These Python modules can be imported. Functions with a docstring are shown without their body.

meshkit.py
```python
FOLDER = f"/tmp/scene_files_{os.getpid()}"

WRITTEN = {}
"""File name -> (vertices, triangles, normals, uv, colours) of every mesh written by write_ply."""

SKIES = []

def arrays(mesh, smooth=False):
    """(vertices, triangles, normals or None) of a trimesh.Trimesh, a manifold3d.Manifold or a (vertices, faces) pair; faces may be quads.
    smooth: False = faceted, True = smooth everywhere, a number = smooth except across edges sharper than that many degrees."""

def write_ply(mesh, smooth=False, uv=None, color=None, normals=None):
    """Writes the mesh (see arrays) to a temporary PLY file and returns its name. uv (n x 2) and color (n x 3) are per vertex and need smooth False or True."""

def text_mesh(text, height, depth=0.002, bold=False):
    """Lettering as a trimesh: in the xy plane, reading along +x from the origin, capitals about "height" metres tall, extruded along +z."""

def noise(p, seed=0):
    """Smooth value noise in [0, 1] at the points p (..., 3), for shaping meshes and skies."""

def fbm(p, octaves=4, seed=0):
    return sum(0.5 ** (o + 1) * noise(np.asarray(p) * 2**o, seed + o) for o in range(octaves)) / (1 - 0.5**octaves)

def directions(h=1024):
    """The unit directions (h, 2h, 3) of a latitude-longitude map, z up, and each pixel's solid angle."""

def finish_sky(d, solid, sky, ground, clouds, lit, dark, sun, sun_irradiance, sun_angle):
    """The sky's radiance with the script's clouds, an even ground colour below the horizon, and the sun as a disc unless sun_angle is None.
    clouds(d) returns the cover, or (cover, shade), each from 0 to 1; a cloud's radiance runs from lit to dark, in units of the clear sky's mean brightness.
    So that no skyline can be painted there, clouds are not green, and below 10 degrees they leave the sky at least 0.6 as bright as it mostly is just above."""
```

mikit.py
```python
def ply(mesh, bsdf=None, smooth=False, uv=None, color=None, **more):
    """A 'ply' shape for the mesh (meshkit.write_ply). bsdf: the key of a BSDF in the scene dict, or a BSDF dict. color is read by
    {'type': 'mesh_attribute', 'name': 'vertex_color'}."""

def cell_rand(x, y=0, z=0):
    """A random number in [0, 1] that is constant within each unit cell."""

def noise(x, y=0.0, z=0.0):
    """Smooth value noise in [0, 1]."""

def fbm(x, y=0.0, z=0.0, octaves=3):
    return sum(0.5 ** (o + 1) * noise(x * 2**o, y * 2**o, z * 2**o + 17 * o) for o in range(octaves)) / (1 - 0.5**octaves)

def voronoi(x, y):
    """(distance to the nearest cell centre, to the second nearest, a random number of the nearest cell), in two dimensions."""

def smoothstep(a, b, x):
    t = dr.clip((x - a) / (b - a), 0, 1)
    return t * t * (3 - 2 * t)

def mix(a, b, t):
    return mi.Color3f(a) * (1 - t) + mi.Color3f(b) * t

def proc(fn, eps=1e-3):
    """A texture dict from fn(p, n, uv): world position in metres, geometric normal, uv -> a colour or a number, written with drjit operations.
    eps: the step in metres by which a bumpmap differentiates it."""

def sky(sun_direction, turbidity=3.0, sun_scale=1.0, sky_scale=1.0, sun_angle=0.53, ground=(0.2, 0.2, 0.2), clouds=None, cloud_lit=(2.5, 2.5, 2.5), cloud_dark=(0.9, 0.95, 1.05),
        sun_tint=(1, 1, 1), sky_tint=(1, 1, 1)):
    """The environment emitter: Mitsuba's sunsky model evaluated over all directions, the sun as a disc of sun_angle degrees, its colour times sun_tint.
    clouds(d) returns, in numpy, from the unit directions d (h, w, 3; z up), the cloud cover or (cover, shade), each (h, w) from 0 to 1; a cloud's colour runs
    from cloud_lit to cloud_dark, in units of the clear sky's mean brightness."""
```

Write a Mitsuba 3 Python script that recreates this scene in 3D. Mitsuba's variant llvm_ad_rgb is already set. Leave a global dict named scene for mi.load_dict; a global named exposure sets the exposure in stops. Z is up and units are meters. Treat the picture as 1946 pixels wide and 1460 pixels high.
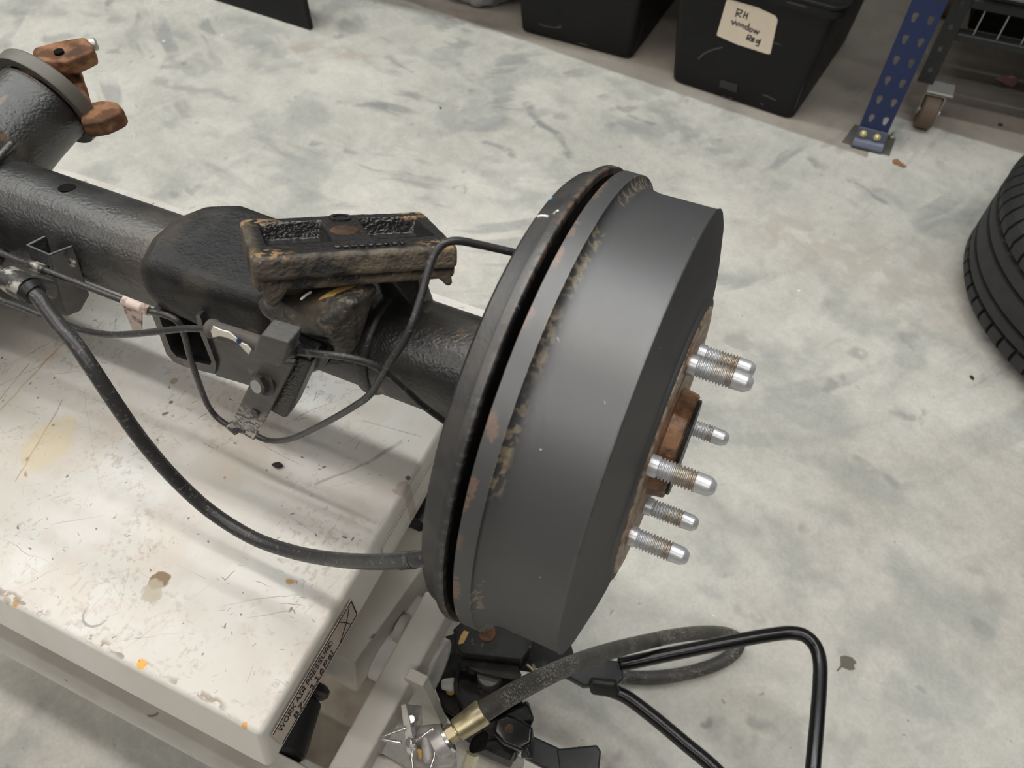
import math
import numpy as np
import trimesh
import manifold3d as m3
import drjit as dr
import mitsuba as mi
import mikit
import meshkit
from mikit import noise, fbm, voronoi, cell_rand, smoothstep, mix
from trimesh.creation import extrude_polygon
from shapely.geometry import Polygon, Point
from shapely.geometry import box as sbox

T = mi.ScalarTransform4f
scene, labels = {}, {}

# ------------------------------------------------------------------ camera
F_PX, W_PX, H_PX = 1461.0, 1946.0, 1460.0
EYE = np.array([0.0, 0.0, 1.2])
RIGHT = np.array([0.9135, 0.4069, 0.0])
DOWN = np.array([0.3270, -0.7342, -0.5950])
FWD = np.array([-0.2421, 0.5436, -0.8037])
scene['camera'] = {
    'type': 'thinlens', 'fov': 2 * math.degrees(math.atan(W_PX / 2 / F_PX)), 'fov_axis': 'x',
    'aperture_radius': 0.0011, 'focus_distance': 0.62, 'near_clip': 0.02,
    'to_world': T().look_at(origin=EYE.tolist(), target=(EYE + FWD).tolist(), up=[0, 0, 1]),
}
exposure = 0.10

# ------------------------------------------------------------------ light (ceiling battens; the room is built below)
CEIL = 3.4


def emitter(rgb):
    return {'type': 'area', 'radiance': {'type': 'rgb', 'value': list(rgb)}}


LAMPS = [  # key, x0, x1, y, radiance, colour, label
    ('ceiling_light', -4.6, 1.2, 0.30, 26.0, (1.0, 0.95, 0.89), 'long warm white batten lamp hanging over the lift table'),
    ('ceiling_light_001', -4.6, 2.2, 1.35, 28.0, (0.96, 1.0, 0.98), 'long cool white batten lamp nearest the racking'),
    ('ceiling_light_002', -4.6, 2.0, -1.55, 24.0, (1.0, 0.96, 0.91), 'long batten lamp behind the camera'),
]

# ------------------------------------------------------------------ helpers


def P(px, py, X=None, Y=None, Z=None):
    """The point of the plane X, Y or Z = constant that is seen at a pixel of the photograph."""
    d = RIGHT * (px - W_PX / 2) + DOWN * (py - H_PX / 2) + FWD * F_PX
    if Z is not None:
        t = (Z - EYE[2]) / d[2]
    elif Y is not None:
        t = (Y - EYE[1]) / d[1]
    else:
        t = (X - EYE[0]) / d[0]
    return EYE + d * t


C0 = np.array([0.0218, 0.3020, 0.7511])      # centre of the wheel stud tips
AX = np.array([0.9998, -0.0122, 0.0125])     # along the axle, outboard
E1 = np.array([0.0122, 0.9999, 0.0])
E2 = np.cross(AX, E1)
AXLE = np.eye(4)
AXLE[:3, 0], AXLE[:3, 1], AXLE[:3, 2], AXLE[:3, 3] = AX, E1, E2, C0


def LP(s, y, z):
    return C0 + s * AX + y * E1 + z * E2


def PA(px, py, y):
    """Pixel -> point on the plane at offset y (towards +Y) from the axle's axis."""
    return P(px, py, Y=0.302 + y + 0.004)


def frame(x, y, z, o):
    m = np.eye(4)
    m[:3, 0], m[:3, 1], m[:3, 2], m[:3, 3] = x, y, z, o
    return m


def unit(v):
    v = np.asarray(v, float)
    return v / np.linalg.norm(v)


def tri(man):
    m = man.to_mesh()
    return trimesh.Trimesh(np.array(m.vert_properties)[:, :3], np.array(m.tri_verts), process=False)


def man(mesh):
    return m3.Manifold(m3.Mesh(np.asarray(mesh.vertices, np.float32), np.asarray(mesh.faces, np.uint32)))


def xf(mesh, m):
    mesh = mesh.copy()
    mesh.apply_transform(m)
    return mesh


def cat(*ms):
    return trimesh.util.concatenate([m for m in ms])


def cbox(size, c=(0, 0, 0), b=0.002):
    """Chamfered box."""
    h = np.asarray(size, float) / 2
    b = min(b, 0.45 * h.min() * 2)
    pts = []
    for sx in (-1, 1):
        for sy in (-1, 1):
            for sz in (-1, 1):
                q = np.array([sx, sy, sz]) * h
                for k in range(3):
                    p = q.copy()
                    for j in range(3):
                        if j != k:
                            p[j] -= np.sign(q[j]) * b
                    pts.append(p)
    return trimesh.Trimesh(np.array(pts) + np.asarray(c)).convex_hull


def hull(points, r=0.004, sub=1):
    """Hull of little spheres: a rounded solid."""
    points = np.asarray(points, float)
    if np.max(r) <= 0:
        return trimesh.Trimesh(points).convex_hull
    s = trimesh.creation.icosphere(subdivisions=sub + 1 if np.max(r) > 0.008 else sub, radius=1.0).vertices
    rr = np.broadcast_to(r, (len(points),))
    v = np.concatenate([p + q * s for p, q in zip(points, rr)])
    return trimesh.convex.convex_hull(v)


def lathe(profile, n=96, m=None, close=False):
    """Turns (s, r) about the x axis; a profile that starts and ends at r = 0 is closed."""
    pr = np.asarray(profile, float)
    a = np.linspace(0, 2 * np.pi, n, endpoint=False)
    v = np.stack([np.repeat(pr[:, 0], n), np.outer(pr[:, 1], np.cos(a)).ravel(), np.outer(pr[:, 1], np.sin(a)).ravel()], 1)
    k = len(pr)
    f = []
    rows = range(k if close else k - 1)
    j = np.arange(n)
    for i in rows:
        a0, b0 = i * n, ((i + 1) % k) * n
        q = np.stack([a0 + j, a0 + (j + 1) % n, b0 + (j + 1) % n, b0 + j], 1)
        f += [q[:, [0, 2, 1]], q[:, [0, 3, 2]]]
    me = trimesh.Trimesh(v, np.vstack(f), process=False)
    me.merge_vertices()
    me.update_faces(me.nondegenerate_faces())
    if me.is_watertight and me.volume < 0:
        me.invert()
    return xf(me, m) if m is not None else me


def spline(pts, n=8):
    p = np.asarray(pts, float)
    p = np.vstack([2 * p[0] - p[1], p, 2 * p[-1] - p[-2]])
    out = []
    t = np.linspace(0, 1, n, endpoint=False)[:, None]
    for i in range(1, len(p) - 2):
        a, b, c, d = p[i - 1], p[i], p[i + 1], p[i + 2]
        # centripetal-ish: plain Catmull-Rom with half tension keeps the bends tight
        m0, m1 = (c - a) * 0.5, (d - b) * 0.5
        lim = np.linalg.norm(c - b) * 1.2
        m0 = m0 * min(1, lim / (np.linalg.norm(m0) + 1e-9))
        m1 = m1 * min(1, lim / (np.linalg.norm(m1) + 1e-9))
        out.append((2 * t**3 - 3 * t**2 + 1) * b + (t**3 - 2 * t**2 + t) * m0 + (-2 * t**3 + 3 * t**2) * c + (t**3 - t**2) * m1)
    return np.vstack(out + [p[-2:-1]])


def sweep(path, r, sides=14, caps=True):
    """A round tube along a polyline (r a number or one per point)."""
    p = np.asarray(path, float)
    rr = np.broadcast_to(r, (len(p),))
    t = np.gradient(p, axis=0)
    t /= np.linalg.norm(t, axis=1, keepdims=True) + 1e-12
    u = np.cross(t[0], [0, 0, 1.0] if abs(t[0][2]) < 0.9 else [1.0, 0, 0])
    u /= np.linalg.norm(u)
    us = []
    for k in range(len(p)):
        u = u - t[k] * (u @ t[k])
        u /= np.linalg.norm(u)
        us.append(u)
    us = np.array(us)
    ws = np.cross(t, us)
    a = np.arange(sides) * 2 * np.pi / sides
    v = p[:, None] + rr[:, None, None] * (np.cos(a)[None, :, None] * us[:, None] + np.sin(a)[None, :, None] * ws[:, None])
    i, j = np.meshgrid(np.arange(len(p) - 1), np.arange(sides), indexing='ij')
    q = np.stack([i * sides + j, i * sides + (j + 1) % sides, (i + 1) * sides + (j + 1) % sides, (i + 1) * sides + j], -1).reshape(-1, 4)
    f = np.vstack([q[:, [0, 1, 2]], q[:, [0, 2, 3]]])
    v = v.reshape(-1, 3)
    if caps:
        n = len(v)
        v = np.vstack([v, p[0], p[-1]])
        k = np.arange(sides)
        f = np.vstack([f, np.stack([k * 0 + n, (k + 1) % sides, k], 1),
                       np.stack([k * 0 + n + 1, (len(p) - 1) * sides + k, (len(p) - 1) * sides + (k + 1) % sides], 1)])
    return trimesh.Trimesh(v, f, process=False)


def cyl(p0, p1, r0, r1=None, n=24, bevel=0.0):
    """A solid (tapered) cylinder from p0 to p1 with bevelled rims."""
    p0, p1 = np.asarray(p0, float), np.asarray(p1, float)
    r1 = r0 if r1 is None else r1
    L = np.linalg.norm(p1 - p0)
    x = (p1 - p0) / L
    y = unit(np.cross([0, 0, 1.0] if abs(x[2]) < 0.9 else [0, 1.0, 0], x))
    b = bevel
    pr = [(0, 0), (0, r0 - b), (b, r0), (L - b, r1), (L, r1 - b), (L, 0)] if b else [(0, 0), (0, r0), (L, r1), (L, 0)]
    return lathe(pr, n, frame(x, y, np.cross(x, y), p0))


def hexnut(p0, axis, af, h, n=6, bevel=0.0008, spin=0.0):
    x = unit(axis)
    y = unit(np.cross([0, 0, 1.0] if abs(x[2]) < 0.9 else [0, 1.0, 0], x))
    z = np.cross(x, y)
    y, z = y * math.cos(spin) + z * math.sin(spin), z * math.cos(spin) - y * math.sin(spin)
    r = af / math.sqrt(3)
    pr = [(0, 0), (0, r), (h - bevel, r), (h, r - bevel * 1.6), (h, 0)]
    return lathe(pr, n, frame(x, y, z, np.asarray(p0, float)))


def plate(poly, th, m, chamfer=0.0):
    """A flat polygon (list of xy or a shapely shape) in the xy plane of frame m, extruded by th along z."""
    g = poly if hasattr(poly, 'geom_type') else Polygon(poly)
    if chamfer > 0:
        a = extrude_polygon(g.buffer(-chamfer, join_style=2), th, engine='earcut')
        b = xf(extrude_polygon(g, th - 2 * chamfer, engine='earcut'), frame([1, 0, 0], [0, 1, 0], [0, 0, 1], [0, 0, chamfer]))
        if len(g.interiors) == 0:
            h = tri(m3.Manifold.batch_hull([man(a), man(b)])) if g.equals(g.convex_hull) else cat(a, b)
        else:
            h = cat(a, b)
        return xf(h, m)
    return xf(extrude_polygon(g, th, engine='earcut'), m)


def rough(mesh, edge, amp, freq, seed=0, it=1):
    """Casting skin: refine, soften, displace along the normals."""
    q = man(mesh)
    if q.status() != m3.Error.NoError or q.num_tri() == 0:
        return mesh
    t = tri(q.refine_to_length(edge))
    t.merge_vertices()
    if it:
        trimesh.smoothing.filter_taubin(t, lamb=0.5, nu=0.51, iterations=it)
    n = t.vertex_normals
    t.vertices = t.vertices + n * (amp * (meshkit.fbm(t.vertices * freq, 3, seed) - 0.5) * 2)[:, None]
    return t


def add(key, mesh, bsdf, smooth=35, label=None, cat_=None, group=None, kind=None, **more):
    k, i = key, 1
    while k in scene:
        k = f'{key}_{i:03d}'
        i += 1
    scene[k] = mikit.ply(mesh, bsdf, smooth=smooth, **more)
    tag(k, label, cat_, group, kind)
    return k


def tag(k, label=None, cat_=None, group=None, kind=None):
    d = {n: v for n, v in (('label', label), ('category', cat_), ('group', group), ('kind', kind)) if v}
    if d:
        labels[k] = d


# frame of the spring seat, which sits askew on the axle
ya, pi_, ro = math.radians(42.7), math.radians(-12.4), math.radians(-22.6)
su = np.array([math.cos(ya) * math.cos(pi_), math.sin(ya) * math.cos(pi_), math.sin(pi_)])
sv = unit(np.cross([0, 0, 1.0], su))
sv = math.cos(ro) * sv + math.sin(ro) * np.cross(su, sv)
BF = frame(su, sv, np.cross(su, sv), np.array([-.2552, .302, .8410]))


def on_tube(px, py, r):
    """The near point of the axle's cylinder of radius r on a pixel's ray, and its outward normal."""
    d = unit(RIGHT * (px - W_PX / 2) + DOWN * (py - H_PX / 2) + FWD * F_PX)
    e = EYE - C0
    dp, ep = d - AX * (d @ AX), e - AX * (e @ AX)
    a, b, c = dp @ dp, dp @ ep, ep @ ep - r * r
    t = (-b - math.sqrt(max(b * b - a * c, 0.0))) / a
    q_ = EYE + d * t
    n_ = (q_ - C0) - AX * ((q_ - C0) @ AX)
    return q_, unit(n_)


# ------------------------------------------------------------------ materials
def rgb(v):
    return {'type': 'rgb', 'value': list(v)}


def principled(color, rough_=0.5, metallic=0.0, bump=None, bump_scale=1.0, spec=0.5, eps=4e-4, **more):
    c = mikit.proc(color) if callable(color) else rgb(color)
    b = {'type': 'principled', 'base_color': c, 'roughness': mikit.proc(rough_) if callable(rough_) else rough_, 'metallic': metallic, 'specular': spec, **more}
    if bump is not None:
        b = {'type': 'bumpmap', 'nested': b, 'texture': mikit.proc(bump, eps), 'scale': bump_scale}
    return {'type': 'twosided', 'bsdf': b}


def dist_seg(x, y, a, b):
    """Distance of (x, y) to the segment a-b."""
    ax, ay = a
    dx, dy = b[0] - ax, b[1] - ay
    t = dr.clip(((x - ax) * dx + (y - ay) * dy) / (dx * dx + dy * dy), 0, 1)
    return dr.sqrt(dr.square(x - ax - t * dx) + dr.square(y - ay - t * dy))


def scratches(x, y, cell, seed, width, keep=0.5, length=0.45):
    """One thin straight scratch per cell of a grid, at a random angle; 1 on the scratch."""
    gx, gy = x / cell, y / cell
    cx, cy = dr.floor(gx), dr.floor(gy)
    r0, r1, r2, r3 = (cell_rand(cx, cy, seed * 7 + k) for k in range(4))
    u, v = gx - cx - (0.35 + 0.3 * r1), gy - cy - (0.35 + 0.3 * r2)
    a = r0 * 3.14159
    along, across = u * dr.cos(a) + v * dr.sin(a), v * dr.cos(a) - u * dr.sin(a) + 0.1 * u * u
    m = smoothstep(width / cell, 0.3 * width / cell, dr.abs(across)) * smoothstep(length * (0.35 + 0.65 * r3), 0.3 * length, dr.abs(along))
    return m * dr.select(cell_rand(cx, cy, seed * 7 + 5) < keep, 1.0, 0.0)


def spots(x, y, cell, seed, keep, rmin, rmax):
    """Scattered round-ish spots, 1 inside."""
    wx, wy = x + cell * 0.35 * (noise(x / cell * 3, y / cell * 3, seed) - 0.5), y + cell * 0.35 * (noise(x / cell * 3, y / cell * 3, seed + 9) - 0.5)
    d, _, r = voronoi(wx / cell + seed * 13.7, wy / cell)
    rad = (rmin + (rmax - rmin) * dr.square(cell_rand(r * 977.0, seed))) / cell
    return dr.select(r < keep, smoothstep(rad, rad * 0.45, d), 0.0)


def floor_color(p, n, uv):
    x, y = p.x, p.y
    wx = x + 0.10 * (fbm(x * 4, y * 4, 3.0) - 0.5)
    wy = y + 0.10 * (fbm(x * 4, y * 4, 8.0) - 0.5)
    # trowel swirls: noise drawn out along arcs around two centres
    r1 = dr.sqrt(dr.square(wx + 1.0) + dr.square(wy - 2.3))
    a1 = dr.atan2(wy - 2.3, wx + 1.0)
    sw = fbm(r1 * 26, a1 * 5, 1.0, 4)
    r2 = dr.sqrt(dr.square(wx - 0.9) + dr.square(wy - 0.2))
    a2 = dr.atan2(wy - 0.2, wx - 0.9)
    sw2 = fbm(r2 * 20, a2 * 6, 4.0, 3)
    big = fbm(wx * 3.2, wy * 3.2, 0.5, 4)
    fine = fbm(x * 70, y * 70, 2.0, 4)
    far = smoothstep(0.75, 1.5, y)
    c = mix((0.400, 0.395, 0.362), (0.505, 0.49, 0.45), smoothstep(0.28, 0.72, big)) * 1.17
    c = mix(c, (0.27, 0.28, 0.275), 0.72 * smoothstep(0.52, 0.72, sw) * (0.30 + 0.70 * far) * smoothstep(0.34, 0.6, fbm(x * 5, y * 5, 6.0)))
    c = mix(c, (0.58, 0.565, 0.52), 0.5 * smoothstep(0.52, 0.75, sw2) * smoothstep(0.35, 0.6, fbm(x * 6 + 3, y * 6, 2.0)))
    c = mix(c, (0.46, 0.425, 0.38), 0.55 * smoothstep(0.46, 0.66, fbm(x * 2.4 + 7, y * 2.4, 9.0, 3)) * smoothstep(-0.3, 0.6, x))
    c = mix(c, (0.33, 0.345, 0.33), 0.55 * smoothstep(0.5, 0.7, fbm(wx * 9, wy * 9, 3.5, 4)))
    mid = fbm(wx * 17 + 3, wy * 17, 5.5, 4)
    smear = fbm((x * 0.95 - y * 0.3) * 12, (x * 0.3 + y * 0.95) * 34, 3.0, 4)
    c = c * (0.80 + 0.17 * mid + 0.17 * smear) * (0.93 + 0.14 * fine) * (0.94 + 0.17 * fbm(x * 240, y * 240, 4.0, 3))
    def streak(a, b, w, col, k, c):
        a, b = P(*a, Z=0), P(*b, Z=0)
        d = dist_seg(x + 0.05 * (fbm(x * 14, y * 14, 1.0) - 0.5), y + 0.05 * (fbm(x * 14, y * 14, 6.0) - 0.5), a[:2], b[:2])
        return mix(c, col, k * smoothstep(w, w * 0.1, d) * smoothstep(0.25, 0.6, fbm(x * 30, y * 30, 2.0)))
    for a, b, w, k in (((998, 195), (1088, 292), .018, .75), ((1150, 230), (1330, 280), .050, .45), ((1250, 210), (1400, 310), .06, .40), ((1190, 220), (1240, 240), .012, .6), ((1540, 300), (1610, 335), .022, .6), ((1610, 335), (1690, 390), .014, .6),
                       ((920, 270), (975, 285), .020, .55), ((640, 190), (720, 205), .022, .5), ((590, 270), (680, 290), .014, .5), ((740, 110), (780, 135), .014, .45), ((450, 190), (300, 150), .03, .4), ((30, 20), (230, 40), .045, .35), ((1330, 940), (1420, 1000), .03, .3)):
        c = streak(a, b, w, (0.20, 0.21, 0.215), k, c)
    for px, py, r, k in ((1435, 1168, .020, .5), (1447, 1368, .018, .5), (1505, 1400, .045, .28), (1175, 1442, .022, .55), (1610, 1410, .05, .25), (1375, 1085, .010, .5), (1640, 880, .016, .45), (1690, 905, .014, .45), (1870, 1080, .025, .35), (1885, 1140, .030, .3), (1360, 690, .012, .5), (1700, 790, .012, .35), (650, 630, .02, .3)):
        c = streak((px - 8, py - 5), (px + 8, py + 6), r, (0.22, 0.22, 0.21), k, c)
    c = streak((570, 90), (690, 105), .05, (.40, .34, .28), .6, c)
    c = streak((1480, 440), (1800, 560), .16, (.43, .385, .335), .55, c)
    soft = spots(x, y, 0.10, 1, 0.20, 0.008, 0.030) * smoothstep(0.35, 0.65, fbm(x * 45, y * 45, 5.0)) * 0.42 + spots(x, y, 0.22, 2, 0.25, 0.015, 0.06) * smoothstep(0.35, 0.7, fbm(x * 25, y * 25, 5.0)) * 0.36 + spots(x, y, 0.028, 3, 0.06, 0.001, 0.004) * 0.5
    c = mix(c, (0.185, 0.185, 0.18), dr.clip(soft, 0, 0.7))
    sc = scratches(x, y, 0.16, 3, 0.0014, 0.25) * 0.25
    c = mix(c, (0.33, 0.33, 0.31), sc)
    # ingrained dirt under the racking, with the shelf's shadow painted into its brown
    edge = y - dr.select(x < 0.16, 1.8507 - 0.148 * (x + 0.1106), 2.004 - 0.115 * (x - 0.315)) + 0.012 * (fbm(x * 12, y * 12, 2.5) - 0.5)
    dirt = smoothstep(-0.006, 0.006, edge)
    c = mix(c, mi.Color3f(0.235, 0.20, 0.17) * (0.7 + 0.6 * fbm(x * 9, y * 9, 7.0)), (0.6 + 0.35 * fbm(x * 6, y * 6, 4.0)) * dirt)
    return c


def table_color(p, n, uv):
    x, y = p.x, p.y
    c = mix((0.65, 0.64, 0.61), (0.575, 0.55, 0.505), smoothstep(0.35, 0.7, fbm(x * 9, y * 9, 1.0, 4)))
    c = mix(c, (0.58, 0.50, 0.42), 0.40 * smoothstep(0.5, 0.75, fbm(x * 16 + 3, y * 16, 2.0, 4)))
    top = smoothstep(0.5985, 0.5995, p.z)
    wob = 0.006 * (fbm(x * 50, y * 50, 1.0) - 0.5)
    s = scratches(x + wob, y - wob, 0.030, 1, 0.0005, 0.55) + scratches(x + 0.013 - wob, y + 0.02, 0.060, 2, 0.0006, 0.6, 0.7) + 1.1 * scratches(x, y + 0.05 + wob, 0.009, 3, 0.0004, 0.30) + scratches(x + 0.3, y + wob, 0.13, 4, 0.0006, 0.75, 0.8) + 1.2 * scratches(x + wob, y, 0.017, 6, 0.0007, 0.18, 0.25)
    wear = smoothstep(0.40, 0.68, fbm(x * 11, y * 11, 4.0, 3))
    s = dr.clip(s * (0.12 + 1.0 * wear * noise(x * 60, y * 60, 2.0)), 0, 1) * top
    c = mix(c, (0.22, 0.165, 0.13), 0.85 * s)
    dust = smoothstep(0.50, 0.80, fbm(x * 260, y * 260, 3.0, 4)) * smoothstep(0.42, 0.62, fbm(x * 15 + 4, y * 15, 5.0, 4)) * top
    c = mix(c, (0.37, 0.315, 0.255), 0.50 * dust)
    c = mix(c, (0.55, 0.50, 0.44), 0.5 * smoothstep(0.45, 0.75, fbm(x * 40, y * 40, 8.0, 4)) * top)
    sp = spots(x, y, 0.013, 4, 0.14, 0.0005, 0.0024)
    c = mix(c, (0.10, 0.085, 0.08), 0.8 * sp * top)
    oc = spots(x, y, 0.038, 5, 0.20, 0.0008, 0.0045) * smoothstep(0.45, 0.6, fbm(x * 60, y * 60, 3.0))
    c = mix(c, (0.46, 0.25, 0.05), 0.85 * oc * top)
    # long marks dragged across the top
    def mark(a, b, w, col, k, c):
        a, b = P(*a, Z=0.6), P(*b, Z=0.6)
        d = dist_seg(x + 0.002 * (noise(x * 90, y * 90, 1.0) - 0.5), y, a[:2], b[:2])
        return mix(c, col, k * smoothstep(w, w * 0.3, d) * (0.25 + 0.75 * noise(x * 120, y * 120, 6.0)))
    for a, b, w, col, k in (((0, 780), (130, 640), .0016, (.45, .27, .10), .8), ((55, 690), (0, 760), .0009, (.25, .15, .08), .7), ((30, 915), (120, 760), .0010, (.33, .2, .1), .8),
                            ((700, 880), (760, 840), .003, (.17, .15, .13), .6), ((600, 920), (700, 880), .002, (.2, .17, .14), .6), ((690, 800), (800, 830), .0008, (.2, .2, .2), .6),
                            ((215, 1110), (232, 1140), .0006, (.3, .25, .2), .7), ((228, 1155), (245, 1085), .0006, (.3, .25, .2), .7), ((470, 1175), (560, 1160), .0006, (.3, .25, .2), .6)):
        c = mark(a, b, w, col, k, c)
    def blot(px, py, r, col, k, c, e=1.0):
        q = P(px, py, Z=0.6)
        d = dr.sqrt(dr.square((x - q[0]) * e) + dr.square(y - q[1])) + 0.9 * r * (fbm(x * 160, y * 160, 2.0) - 0.5)
        return mix(c, col, k * smoothstep(r, r * 0.75, d))
    for px, py, r, col, k in ((302, 1104, .0085, (.20, .115, .05), .95), (290, 1126, .010, (.42, .37, .27), .8), (270, 1261, .0042, (.75, .36, .04), .95), (14, 1141, .004, (.35, .27, .20), .6), (30, 1146, .003, (.6, .3, .05), .9),
                              (300, 350, .006, (.6, .36, .10), .9), (285, 346, .004, (.65, .42, .12), .9), 
                              (465, 1378, .003, (.65, .33, .08), .9), (770, 930, .010, (.33, .26, .22), .6), (775, 908, .003, (.1, .08, .07), .9), (740, 1052, .004, (.25, .2, .2), .5), (330, 725, .004, (.3, .2, .1), .6), (240, 800, .003, (.7, .45, .1), .8),
                              (325, 765, .0022, (.1, .08, .07), .8), (285, 595, .004, (.5, .3, .08), .7)):
        c = blot(px, py, r, col, k, c)
    q = P(95, 840, Z=0.6)
    d = dr.sqrt(dr.square((x - q[0]) * 1.3) + dr.square(y - q[1])) + 0.022 * (fbm(x * 70, y * 70, 2.0) - 0.5)
    c = mix(c, (0.60, 0.46, 0.17), 0.32 * smoothstep(0.036, 0.024, d))
    q = P(184, 1166, Z=0.6)
    ring = dr.abs(dr.sqrt(dr.square(x - q[0]) + dr.square(y - q[1])) - 0.0105)
    c = mix(c, (0.22, 0.20, 0.22), 0.7 * smoothstep(0.0014, 0.0005, ring) * smoothstep(-0.6, 0.9, -(y - q[1]) / 0.0105))
    # chipped edges
    e_ = y - 0.0475 + 0.006 * (fbm(x * 40, 2.0, 3.0) - 0.5)
    chip = smoothstep(0.0045, 0.0005, dr.abs(e_)) * smoothstep(0.50, 0.62, fbm(x * 160, y * 260, 4.0, 4)) * smoothstep(0.35, 0.55, noise(x * 22, 1.0, 5.0)) * top
    c = mix(c, (0.26, 0.20, 0.15), 0.85 * chip)
    return c


def table_rough(p, n, uv):
    return 0.34 + 0.25 * fbm(p.x * 30, p.y * 30, 1.0)


def grey_paint(p, n, uv):
    c = mix((0.47, 0.455, 0.415), (0.40, 0.38, 0.34), smoothstep(0.4, 0.7, fbm(p.x * 14, p.y * 14, p.z * 14)))
    d = spots(p.x * 1.0 + p.z, p.y + p.z, 0.02, 6, 0.10, 0.0006, 0.003)
    return mix(c, (0.12, 0.10, 0.09), 0.8 * d)


def dusty(p, n, uv):
    return mix((0.46, 0.41, 0.35), (0.30, 0.26, 0.22), smoothstep(0.35, 0.7, fbm(p.x * 30, p.y * 30, p.z * 30, 4)))


def axle_color(p, n, uv):
    g = fbm(p.x * 45, p.y * 45, p.z * 45, 4)
    c = mix((0.012, 0.012, 0.013), (0.028, 0.027, 0.026), smoothstep(0.4, 0.7, g))
    up = smoothstep(0.45, 0.75, fbm(p.x * 16 + 5, p.y * 16, p.z * 16, 4))
    c = mix(c, (0.11, 0.09, 0.065), 0.45 * up)
    rust = smoothstep(0.70, 0.78, fbm(p.x * 58 + 2, p.y * 38, p.z * 38, 4))
    return mix(c, (0.15, 0.085, 0.045), 0.6 * rust)


def cast_bump(p, n, uv):
    return fbm(p.x * 260, p.y * 260, p.z * 260, 3)


def skin_bump(p, n, uv):
    return fbm(p.x * 520, p.y * 520, p.z * 520, 3)


def fine_bump(p, n, uv):
    return fbm(p.x * 700, p.y * 700, p.z * 700, 2)


def axle_local(p):
    d = [p.x - float(C0[0]), p.y - float(C0[1]), p.z - float(C0[2])]
    dot = lambda v: d[0] * float(v[0]) + d[1] * float(v[1]) + d[2] * float(v[2])
    s, y, z = dot(AX), dot(E1), dot(E2)
    return s, dr.sqrt(y * y + z * z), dr.atan2(z, y)


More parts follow.
